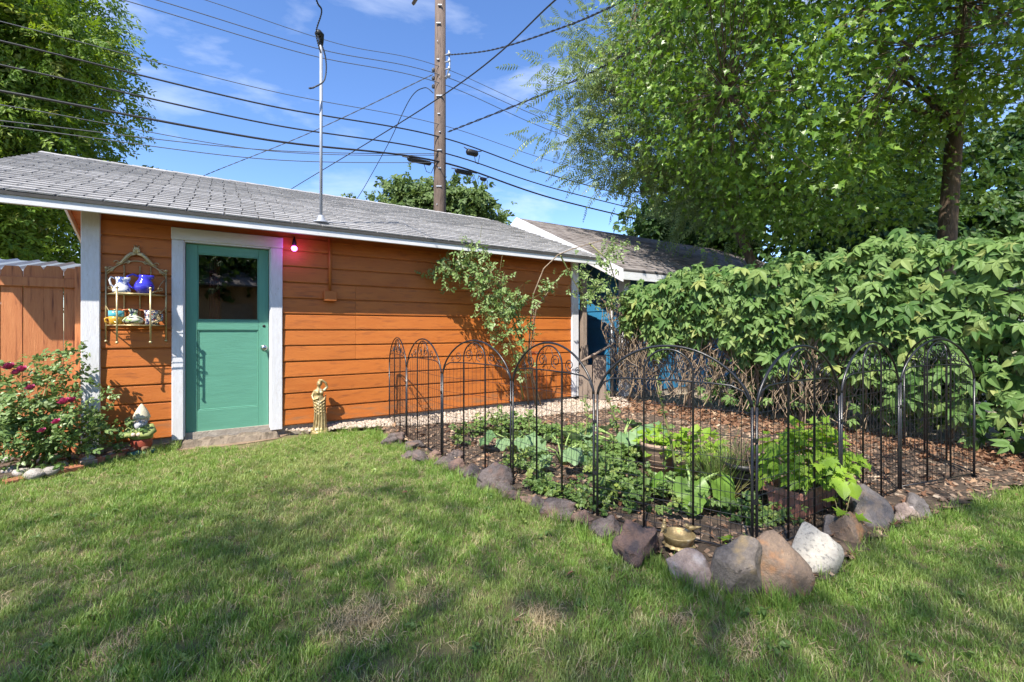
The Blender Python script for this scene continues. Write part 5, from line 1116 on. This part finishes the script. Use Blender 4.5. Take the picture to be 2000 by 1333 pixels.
hg = thing("creeper_hedge", "thick bank of five-leaved green creeper draped over the chain link fence", "creeper", (HB[0], HB[1], 0))
def hedge_top(t): return 1.72 + .30 * min(1, max(0, t - .35) / 1.2) + .04 * math.sin(t * 2.1) + .03 * math.sin(t * 5.3) + .04 * max(0, t - 4)
def hedge_low(t):
    if t < 3.1: return 1.20 - .10 * t + .16 * math.sin(t * 4.4) + .08 * math.sin(t * 11)
    if t < 4.1: return .89 - .55 * (t - 3.1)
    return .32 - .14 * min(1, t - 4.1)
P_, D_, N_2, S_ = [], [], [], []
g = np.random.default_rng(77)
for i in range(4400):
    t = g.uniform(.42, 6.5); top, low = hedge_top(t), hedge_low(t)
    w = .30 + .16 * mnoise.noise((t * 1.5, 3, 1)) + .1 * min(1, t / 3); u = g.random() ** .75
    if u < .27:            # over the top
        a = u / .27; o = -.30 + a * (.30 + w); z = top - .10 * abs(a - .4) ** 1.5; nv = np.array([HU[0] * .5, HU[1] * .5, .9])
        if g.random() < .15: z += g.uniform(0, .12)
    else:
        a = (u - .27) / .73; z = top - .06 - (top - low) * a; o = w * (1 - .55 * a ** 1.6) + .10 * mnoise.noise((t * 2.3, z * 2.3, 5)); nv = np.array([HU[0], HU[1], .45])
    if t > 3.1 and z < 1.15 and g.random() < .45: continue
    p = hedge_pt(t, o + g.normal() * .05, z + g.normal() * .04)
    P_.append(p); D_.append(np.array([HU[0] * .45, HU[1] * .45, -.8]) + g.normal(size=3) * .45); N_2.append(nv + g.normal(size=3) * .33); S_.append(.10 + .19 * g.random() ** 1.4)
for i in range(420):       # a few leaves low on the mesh and inner ones
    t = g.uniform(1.6, 6.4); z = g.uniform(.15, 1.1); P_.append(hedge_pt(t, g.uniform(-.15, .14), z)); D_.append(np.array([HU[0] * .3, HU[1] * .3, -.8]) + g.normal(size=3) * .4); N_2.append(np.array([HU[0], HU[1], .4]) + g.normal(size=3) * .4); S_.append(g.uniform(.11, .2))
P_ = np.array(P_); leaves(hg, "creeper", P_, leaf_euler(np.array(D_), np.array(N_2)), np.array(S_), 300, "foliage")
def stems(seed, n, lo, hi, zr, ob, nm):
    r = random.Random(seed); mb = MB()
    for i in range(n):
        t = r.uniform(lo, hi); p = np.array(hedge_pt(t, r.uniform(*ob), zr[0])); q = []; dt = r.uniform(-.5, .5); z = r.uniform(zr[0], zr[1] * .6)
        ln = r.uniform(.4, zr[1] - zr[0])
        for j in range(6):
            s = j / 5; q.append(hedge_pt(t + dt * s + r.uniform(-.07, .07), r.uniform(*ob), min(zr[1], z + ln * s) + r.uniform(-.04, .04)))
        mb.tube(q, r.uniform(.0025, .007), 4, True, False)
    wbuild(mb, nm, vine_stem, hg, kind="stuff")
stems(5, 620, .15, 3.3, (.12, 1.75), (-.12, .26), "dry_stems"); stems(6, 200, 2.8, 6.4, (.03, 1.7), (-.15, .25), "bare_stems")
for i in range(6):
    t = .35 + i * .95; r = random.Random(i); q = [hedge_pt(t + .1 * math.sin(j), .05 * math.cos(j * 1.3 + i), .02 + j * .3) for j in range(7)]; wbuild(MB().tube(q, [.018 - .0018 * j for j in range(7)], 7), "main_stem", vine_stem, hg)

# ------------------------------------------------------------------ wooden gate pieces in the gap
gt = thing("gate_post", "grey weathered wooden post right of the shed corner", "post", (*shed_pt(6.22, -.02, 0)[:2], 0), RZ)
MB().box(-.045, .045, -.045, .045, 0, 2.05, .005).build("post", old_wood, gt); MB().box(-.055, .055, -.06, .0, 0, .95, .004).build("sister_board", old_wood, gt)
lb = thing("leaning_boards", "stub of weathered boards and stick closing gap beside shed", "boards", (*at(1166, 760, 7.5)[:2], 0), .2)
MB().box(-.07, .16, -.01, .012, .0, .78, .003).build("board", old_wood, lb); m = MB(); m.box(-.30, -.08, .015, .035, .0, .62, .003); m.build("board", old_wood, lb); MB().tube([(-.30, -.03, .68), (.30, -.03, .98)], .022, 8).build("stick", old_wood, lb)

# ------------------------------------------------------------------ climbing rose against the wall
cr_ = thing("climbing_rose", "lanky climbing rose with arching canes in front of orange wall", "rose", (*at(1040, 785, 6.85)[:2], 0))
canes = [[(1032, 790, 6.85), (1026, 720, 6.8), (1017, 650, 6.75), (990, 570, 6.6), (950, 525, 6.5), (885, 505, 6.4)], [(1046, 790, 6.9), (1032, 700, 6.85), (1036, 630, 6.85), (1042, 575, 6.8), (1062, 525, 6.7), (1090, 498, 6.7), (1120, 486, 6.75), (1175, 470, 6.8), (1225, 480, 6.9)], [(1056, 790, 6.95), (1040, 735, 6.9), (1036, 680, 6.85), (1048, 600, 6.8), (1082, 556, 6.7)], [(1028, 700, 6.8), (1000, 620, 6.6), (975, 560, 6.5), (940, 500, 6.5)], [(1020, 660, 6.75), (1008, 590, 6.6), (960, 548, 6.5), (900, 535, 6.4)], [(1095, 500, 6.8), (1110, 530, 6.8), (1130, 565, 6.8), (1165, 600, 6.9)], [(1150, 475, 6.8), (1190, 510, 6.8), (1205, 560, 6.85), (1190, 600, 6.9)], [(1022, 780, 6.8), (1012, 720, 6.7), (1000, 680, 6.6), (985, 640, 6.5)]]
for c in canes: wbuild(MB().tube([at(p[0], p[1], p[2] - (.4 if p[0] < 1100 and p[1] < 760 else .1)) for p in c], [.013 - .009 * i / (len(c) - 1) for i in range(len(c))], 7), "cane", vine_stem if c in canes[:3] else green_stem, cr_)
P_ = []
for px, py, Y, r, n in ((900, 510, 6.4, .18, 50), (870, 530, 6.4, .16, 32), (935, 530, 6.45, .20, 52), (965, 560, 6.5, .2, 46), (985, 600, 6.5, .2, 60), (960, 600, 6.45, .17, 44), (985, 650, 6.55, .17, 44), (1000, 690, 6.6, .15, 34), (1010, 620, 6.65, .18, 34), (1030, 640, 6.75, .14, 20), (1022, 580, 6.6, .14, 14), (1080, 555, 6.7, .08, 9), (1060, 575, 6.75, .07, 6), (920, 488, 6.45, .15, 26), (1185, 500, 6.8, .17, 26), (1170, 560, 6.85, .17, 34), (1145, 580, 6.85, .12, 18), (1190, 590, 6.9, .12, 16), (1215, 480, 6.85, .14, 16), (1130, 530, 6.8, .1, 10), (1015, 730, 6.7, .1, 10)):
    c = at(px, py, Y - (.40 if px < 1100 else .1)); P_ += [c + rng.normal(size=3) * r * np.array([.75, .5, .62]) for _ in range(int(n * (1.4 if py < 615 else .65)))]
P_ = np.array(P_); n = len(P_); dd = rng.normal(size=(n, 3)); dd[:, 2] -= .4; nm = np.column_stack([rng.normal(size=n) * .5 - .3, rng.normal(size=n) * .5 - .5, rng.uniform(.2, .9, n)])
leaves(cr_, "climb", P_, leaf_euler(dd, nm), rng.uniform(.08, .145, n), 300)
tw = MB()
for p in P_[::3]:
    q = p + np.array([rng.normal() * .08, rng.normal() * .05, rng.normal() * .08]); tw.tube([p, (p + q) / 2 + np.array([0, 0, .01]), q], .0022, 3, True, False)
wbuild(tw, "twigs", green_stem, cr_, kind="stuff")
# hanging glass dish
hd = thing("hanging_dish", "rose glass dish hanging on a chain from the climbing rose", "bird feeder", at(1042, 690, 6.75))
m = MB(); top = at(1041, 596, 6.75)[2] - hd.location.z
nl = 18
for i in range(nl):
    z0 = .12 + (top - .12) * i / nl; z1 = z0 + (top - .12) / nl * 1.15; a = i % 2 * 1.57; w = .011
    m.tube([(w * math.cos(a) * math.cos(k * .9), w * math.sin(a) * math.cos(k * .9), (z0 + z1) / 2 + (z1 - z0) / 2 * math.sin(k * .9)) for k in range(8)], .0028, 4, True, False)
m.build("chain", galv, hd)
m = MB()
for k in range(3): a = k * 2.09; m.tube([(0, 0, .13), (.06 * math.cos(a), .06 * math.sin(a), .10), (.15 * math.cos(a), .15 * math.sin(a), .02)], .0025, 4)
m.build("hanger", galv, hd)
m = MB(); m.lathe([(.02, -.035), (.09, -.025), (.15, .015), (.155, .022), (.146, .018), (.088, -.018), (.01, -.028)], seg=28); m.build("dish", rose_glass, hd)

# ------------------------------------------------------------------ rose bush in the left border
rb = thing("rose_bush", "bushy rose with dark pink blooms in front of the cedar fence", "rose bush", (-4.1, 3.95, 0.0))
P_ = []
for px, py, Y, r, n in ((20, 805, 3.75, .20, 100), (70, 820, 3.85, .24, 130), (60, 785, 3.95, .15, 55), (120, 815, 3.95, .19, 90), (110, 850, 3.85, .22, 120), (40, 860, 3.75, .18, 90), (150, 850, 4.0, .2, 90), (20, 740, 3.85, .16, 46), (85, 728, 4.0, .14, 36), (130, 720, 4.05, .10, 24), (145, 690, 4.08, .08, 16), (110, 745, 4.05, .1, 20), (180, 805, 4.1, .11, 20), (190, 845, 4.1, .13, 30), (215, 868, 4.2, .10, 20), (235, 850, 4.25, .07, 10), (250, 830, 4.3, .06, 12), (205, 775, 4.1, .05, 7), (80, 880, 3.80, .14, 50), (0, 835, 3.65, .2, 90), (155, 740, 4.08, .06, 9), (70, 700, 4.05, .05, 8)):
    c = at(px, py, Y); P_ += [c + rng.normal(size=3) * r * np.array([.62, .5, .6]) for _ in range(n)]
P_ = np.array(P_); P_[:, 2] = np.maximum(P_[:, 2], .06)
wl = (P_[:, :2] - W0) @ NV; P_ = P_[wl > .03]; n = len(P_)
dd = rng.normal(size=(n, 3)); nm = np.column_stack([rng.normal(size=n) * .5 - .2, rng.normal(size=n) * .5 - .5, rng.uniform(.4, 1.2, n)])
leaves(rb, "rose", P_, leaf_euler(dd, nm), rng.uniform(.06, .105, n), 300)
for i in range(16):
    b = np.array([-4.05 + rng.uniform(-.25, .2), 3.9 + rng.uniform(-.12, .15), 0.0]); e = P_[int(rng.integers(0, n))]; mid = (b + e) / 2 + np.array([0, 0, .18]); wbuild(MB().tube([b, mid, e], [.008, .006, .003], 6), "cane", green_stem, rb)
def bloom(px, py, Y, s, nm="bloom"):
    m = MB(); c = at(px, py, Y); r = random.Random(px)
    for k in range(16):
        a = k * 2.4; el = .25 + 1.1 * (k / 16); vs, fs = blade(s * .75, s * .8, .5, -.5, 2); m4 = T(*c) @ Euler((r.uniform(-.2, .2) + .6, 0, .4)).to_matrix().to_4x4() @ Euler((el, 0, a)).to_matrix().to_4x4() if False else T(*c) @ Matrix.Rotation(.5, 4, 'X') @ Matrix.Rotation(a, 4, 'Z') @ Matrix.Rotation(el, 4, 'X'); m.add([tuple(m4 @ Vector(v)) for v in vs], fs)
    wbuild(m, nm, petal_m, rb)
for q in ((20, 722, 3.70, .075), (45, 727, 3.75, .07), (62, 762, 3.72, .06), (128, 790, 3.80, .075), (142, 786, 3.84, .06), (112, 828, 3.70, .055), (33, 732, 3.72, .055), (84, 845, 3.65, .05)): bloom(*q)

# ------------------------------------------------------------------ plants and pots in the bed
def cover(poly, n, seed, h=(.02, .16), s=(.05, .10)):
    p = sample(poly, n, seed); k = vnoise(p[:, 0], p[:, 1], 1.8, 4.0); p = p[k > -.02]; n = len(p); g = np.random.default_rng(seed)
    z = .05 + g.uniform(*h, n) * (1 + .8 * vnoise(p[:, 0], p[:, 1], 2.5, 8.0)); d = g.normal(size=(n, 3)); d[:, 2] *= .4; nm = np.column_stack([g.normal(size=n) * .4 - .1, g.normal(size=n) * .4 - .25, np.full(n, 1.0)])
    return np.column_stack([p, z]), leaf_euler(d, nm), g.uniform(*s, n)
poly = [(-.72, 4.9), (-.45, 4.25), (.1, 3.6), (.55, 3.05), (.95, 2.6), (1.25, 2.5), (1.5, 2.75), (1.35, 3.3), (1.3, 4.0), (1.0, 4.7), (.3, 5.3), (-.4, 5.4)]
p, r_, s_c = cover(poly, 2500, 91); scatter("ground_cover", "cover", p, r_, s_c, label="low leafy green weeds and strawberries filling the bed", cat="plants")
poly2 = [(.10, 3.30), (.42, 2.93), (.70, 2.62), (.92, 2.38), (1.15, 2.28), (1.15, 2.42), (.8, 2.72), (.5, 3.05), (.2, 3.45)]
p, r_, s_c = cover(poly2, 330, 92, (.01, .07), (.04, .075)); scatter("weeds", "cover", p, r_, s_c, label="small green weeds between fence bottom and edging rocks", cat="plants")
poly3 = [(1.4, 2.62), (1.9, 2.8), (2.3, 3.05), (2.1, 3.1), (1.55, 2.85)]
p, r_, s_c = cover(poly3, 200, 93, (.01, .08), (.04, .08)); scatter("weeds", "cover", p, r_, s_c, label="small weeds around the foot of the terracotta planter", cat="plants")
def leafy(name, label, cat, base, key, items, group=None, stalk_r=.007, m=petiole):
    """items: (dx,dy,h,size,droop): a stalk from the base to each leaf"""
    t = thing(name, label, cat, base, 0, group)
    for (dx, dy, h, s, dr) in items:
        e = Vector((dx, dy, h)); MB().tube([(dx * .1, dy * .1, 0), (dx * .45, dy * .45, h * .75), e], [stalk_r * 1.3, stalk_r, stalk_r * .7], 6).build("leaf_stalk", m, t)
        a = math.atan2(dy, dx); d = np.array([[math.cos(a), math.sin(a), -dr]]); nn = np.array([[-.15 + math.cos(a) * dr * .7, -.35 + math.sin(a) * dr * .7, 1.0]]); eu = leaf_euler(d, nn)[0]
        o = bpy.data.objects.new("leaf", POOL[key][1][rnd.randrange(len(POOL[key][1]))]); link(o, t); o.location = e; o.rotation_euler = tuple(eu); o.scale = (s, s, s)
    return t
def ring(n, r, h, s, dr, seed):
    q = random.Random(seed); return [(math.cos(a) * r * q.uniform(.5, 1.1), math.sin(a) * r * q.uniform(.5, 1.1), h * q.uniform(.6, 1.15), s * q.uniform(.75, 1.15), dr * q.uniform(.4, 1.3)) for a in [6.283 * i / n + q.uniform(-.3, .3) for i in range(n)]]
leafy("artichoke_plant", "grey-green broad-leaved plant nearest the climbing rose", "plant", (*gp(1000, 880, .05)[:2], .04), "squash", ring(9, .24, .17, .21, .5, 1))
leafy("artichoke_plant", "grey-green broad-leaved plant in the middle of the weeds", "plant", (*gp(1100, 905, .05)[:2], .04), "squash", ring(8, .22, .20, .19, .5, 2))
leafy("artichoke_plant", "grey-green broad-leaved plant behind the left tan pot", "plant", (*gp(1215, 885, .05)[:2], .04), "squash", ring(10, .26, .27, .20, .5, 3))
leafy("rhubarb", "large drooping green rhubarb leaves behind the gold bird bath", "plant", (*gp(1352, 985, .05)[:2], .04), "rhubarb", [(-.06, -.14, .24, .24, 1.7), (.10, -.10, .24, .25, 1.4), (.0, .10, .24, .16, .6), (-.16, .05, .18, .15, .7), (.2, .06, .2, .15, .8)], stalk_r=.010)
def tall_stalk(px0, py0, pts, label):
    b = gp(px0, py0, .05); t = thing("flower_stalk", label, "plant", (b[0], b[1], .04)); Y = b[1]
    wp = [np.array([b[0], b[1], .04])] + [at(x, y, Y) for x, y in pts]; wbuild(MB().tube(wp, [.012 - .008 * i / (len(wp) - 1) for i in range(len(wp))], 7), "stem", green_stem, t)
    for i in range(18):
        k = rnd.uniform(.25, 1) * (len(wp) - 1); i0 = min(int(k), len(wp) - 2); p = wp[i0] + (wp[i0 + 1] - wp[i0]) * (k - i0); eu = leaf_euler(np.array([[rnd.gauss(0, 1), rnd.gauss(0, 1), .3]]), np.array([[0, -.5, .8]]))[0]
        o = bpy.data.objects.new("leaf", POOL["cover"][1][i % 6]); link(o, t); o.location = tuple(p - np.array(t.location)); o.rotation_euler = tuple(eu); s = rnd.uniform(.04, .10) * (1.2 - k / len(wp)); o.scale = (s, s, s)
tall_stalk(1325, 960, [(1318, 900), (1305, 840), (1290, 780), (1282, 735)], "tall bare green flower stalk rising beside left tan pot")
tall_stalk(1210, 880, [(1205, 830), (1192, 790), (1185, 765)], "short leafy seed stalk left of the tan pots")
tall_stalk(1145, 890, [(1143, 850), (1148, 810), (1140, 775)], "thin weedy seed stalk behind the middle fence upright")
tall_stalk(1032, 870, [(1034, 830), (1030, 800)], "thin weedy seed stalk near the climbing rose foot")
def round_pot(px, py, r, h, m, label):
    b = gp(px, py, .05); t = thing("plant_pot", label, "plant pot", (b[0], b[1] + r * .8, .035))
    p = MB(); p.lathe([(r * .74, 0), (r * .96, h * .85), (r * .97, h * .86), (r * 1.04, h * .86), (r * 1.05, h), (r * .95, h), (r * .90, h * .88), (.01, h * .87)], seg=26); p.build("pot", m, t); s = MB(); s.lathe([(r * .90, h * .885), (r * .5, h * .90), (.01, h * .91)], seg=20); s.build("potting_soil", soil, t)
    q = MB()
    for k in range(3): q.lathe([(r * (.80 + .05 * k), h * (.25 + .2 * k)), (r * (.825 + .05 * k), h * (.26 + .2 * k)), (r * (.81 + .05 * k), h * (.275 + .2 * k))], seg=26)
    q.build("ribs", m, t); return t
t1 = round_pot(1300, 928, .16, .25, tan_pot, "tan ribbed pot behind the tall flower stalk"); t2 = round_pot(1372, 942, .19, .24, tan_pot, "wider tan pot full of pale green lettuce"); t3 = round_pot(1465, 985, .13, .27, black_pot, "black plastic pot beside the grassy sedge")
def filled(t, name, label, n, r, h, key, s, seed, n_obj=300):
    q = thing(name, label, "plant", (t.location.x, t.location.y, t.location.z + .2)); g = np.random.default_rng(seed); d = g.normal(size=(n, 3)); d = nrmz(d); d[:, 2] = np.abs(d[:, 2]); rr = g.random(n) ** .4
    pos = np.array(q.location) + d * rr[:, None] * np.array([r, r, h]); dr = d + g.normal(size=(n, 3)) * .3; dr[:, 2] -= .55; nm = d * .6 + np.array([-.2, -.4, .8]); leaves(q, key, pos, leaf_euler(dr, nm), g.uniform(s[0], s[1], n), n_obj)
    st = MB()
    for i in range(10): e = pos[int(g.integers(0, n))] - np.array(q.location); st.tube([(0, 0, -.02), tuple(e * .5 + np.array([0, 0, .03])), tuple(e)], .004, 5)
    st.build("stems", green_stem, q, kind="stuff"); return q
filled(t1, "lettuce_plant", "pale green leafy plant growing in the ribbed tan pot", 70, .19, .15, "lime", (.07, .12), 1); filled(t2, "lettuce_plant", "pale green leafy plant growing in the wider tan pot", 100, .25, .17, "lime", (.07, .13), 2)
q = thing("dried_plant", "brown dried grass tuft in the black plastic pot", "plant", (t3.location.x, t3.location.y, t3.location.z + .22)); m = MB()
for i in range(45): a = rnd.uniform(0, 6.28); r = rnd.uniform(.03, .2); m.tube([(0, 0, 0), (math.cos(a) * r * .5, math.sin(a) * r * .5, rnd.uniform(.08, .2)), (math.cos(a) * r, math.sin(a) * r, rnd.uniform(-.05, .2))], .0022, 3, True, False)
m.build("dry_blades", vine_stem, q, kind="stuff")
b = gp(1420, 978, .05); sg_ = thing("sedge_tuft", "upright grassy sedge tuft left of the black pot", "plant", (b[0], b[1] + .08, .04)); n = 46
scatter("blades", "sedge", np.array([[b[0] + rnd.gauss(0, .055), b[1] + .08 + rnd.gauss(0, .05), .04] for _ in range(n)]), np.column_stack([rng.normal(size=n) * .24, rng.normal(size=n) * .24, rng.uniform(0, 6, n)]), rng.uniform(.34, .56, n), sg_)
pl = thing("planter_box", "rectangular terracotta planter box inside the fence corner", "planter", (1.94, 2.99, .04), RZ)
def tray(x0, x1, y0, y1, z0, z1, i):
    return MB().add([(x0+i,y0+i,z0),(x1-i,y0+i,z0),(x1-i,y1-i,z0),(x0+i,y1-i,z0),(x0,y0,z1),(x1,y0,z1),(x1,y1,z1),(x0,y1,z1),(x0+.015,y0+.015,z1),(x1-.015,y0+.015,z1),(x1-.015,y1-.015,z1),(x0+.015,y1-.015,z1),(x0+.02,y0+.02,z1-.03),(x1-.02,y0+.02,z1-.03),(x1-.02,y1-.02,z1-.03),(x0+.02,y1-.02,z1-.03)], [(0,3,2,1),(0,1,5,4),(1,2,6,5),(2,3,7,6),(3,0,4,7),(4,5,9,8),(5,6,10,9),(6,7,11,10),(7,4,8,11),(8,9,13,12),(9,10,14,13),(10,11,15,14),(11,8,12,15)])
tray(-.31, .31, -.105, .105, 0, .15, .025).build("box", terracotta, pl)
rim = MB(); rim.box(-.325, .325, -.122, -.100, .135, .178, .005); rim.box(-.325, .325, .100, .122, .135, .178, .005); rim.box(-.325, -.303, -.0995, .0995, .135, .178, .005); rim.box(.303, .325, -.0995, .0995, .135, .178, .005); rim.build("rim", terracotta, pl)
MB().box(-.295, .295, -.092, .092, .10, .145).build("potting_soil", soil, pl)
n = 460; g = np.random.default_rng(17); lv = thing("lime_vine", "mound of lime green lobed leaves overflowing the terracotta planter", "plant", (1.94, 2.99, .18))
d = nrmz(g.normal(size=(n, 3))); d[:, 2] = np.abs(d[:, 2]) - .15; rr = (.45 + .55 * g.random(n) ** .6) * np.array([1 + .55 * mnoise.noise((q[0] * 1.7, q[1] * 1.7, q[2] * 1.7)) for q in d]); loc = d * rr[:, None]; loc = np.column_stack([loc[:, 0] * .40 * U[0] - loc[:, 1] * .25 * U[1], loc[:, 0] * .40 * U[1] + loc[:, 1] * .25 * U[0], np.maximum(loc[:, 2] * .33 + .12, .11)])
dr = np.column_stack([d[:, 0], d[:, 1], d[:, 2] - .8]) + g.normal(size=(n, 3)) * .3; leaves(lv, "lime", np.array(lv.location) + loc, leaf_euler(dr, d * .8 + np.array([-.2, -.5, .7])), g.uniform(.06, .12, n), 300)
m = MB()
for i in range(26): e = loc[int(g.integers(0, n))]; m.tube([(e[0] * .25, e[1] * .25, -.04), tuple(e * .6 + np.array([0, 0, .02])), tuple(e)], .0035, 5)
m.build("stems", green_stem, lv, kind="stuff")
# small maple seedlings by the pale boulder
for px, py, h, lab in ((1645, 1040, .22, "maple seedling with two big leaves behind the pale boulder"), (1440, 1068, .05, "low maple seedling beside the slanted grey rock")):
    b = gp(px, py, .03); t = thing("maple_seedling", lab, "seedling", (b[0], b[1], .02))
    for k in range(4):
        a = k * 1.7 + .4; e = (math.cos(a) * .05, math.sin(a) * .05 - .02, h * (1 - .14 * k)); MB().tube([(0, 0, 0), (e[0] * .5, e[1] * .5, e[2] * .6), e], .0025, 5).build("stem", green_stem, t)
        o = bpy.data.objects.new("leaf", POOL["lime"][1][k % 4]); link(o, t); o.location = e; o.rotation_euler = tuple(leaf_euler(np.array([[math.cos(a), math.sin(a), -.25]]), np.array([[0, -.4, 1.]]))[0]); o.scale = (.12, .12, .12)

wp = sample(GP, 420, 21); n = len(wp); d = rng.normal(size=(n, 3)); d[:, 2] = .1
scatter("lawn_weeds", "cover", np.column_stack([wp, np.full(n, .025)]), leaf_euler(d, np.column_stack([rng.normal(size=(n, 2)) * .3, np.ones(n)])), rng.uniform(.025, .06, n), label="small broad-leaved weeds scattered through the lawn", cat="weeds")
wp = sample(GP, 38, 22); n = len(wp)
scatter("fallen_leaves", "litter", np.column_stack([wp, np.full(n, .035)]), np.column_stack([rng.uniform(-.6, .6, (n, 2)), rng.uniform(0, 6, n)]), rng.uniform(.025, .05, n), label="few dry fallen leaves lying on the lawn", cat="leaves")
for i, (t, o, h, lab) in enumerate(((3.7, -1.3, .75, "low shrub growing beyond the chain link, behind the far fence panels"), (5.2, -1.1, .9, "low shrub growing beyond the chain link at the hedge's leafy end"), (2.2, -1.6, .5, "low shrub beside the blue garage wall beyond the chain link"))):
    p = hedge_pt(t, o, 0); sb = thing("neighbour_shrub", lab, "shrub", p, 0, "shrubs beyond the chain link fence")
    cs, pos, off, g = crown((p[0], p[1], h), (.8, .7, h), 26, .22, 22, 60 + i, .1); limbs(sb, [(p[0], p[1], .05)], cs, g, 7, .02); crown_leaves(sb, "darkleaf", cs, pos, off, g, (.14, .26), part="foliage")
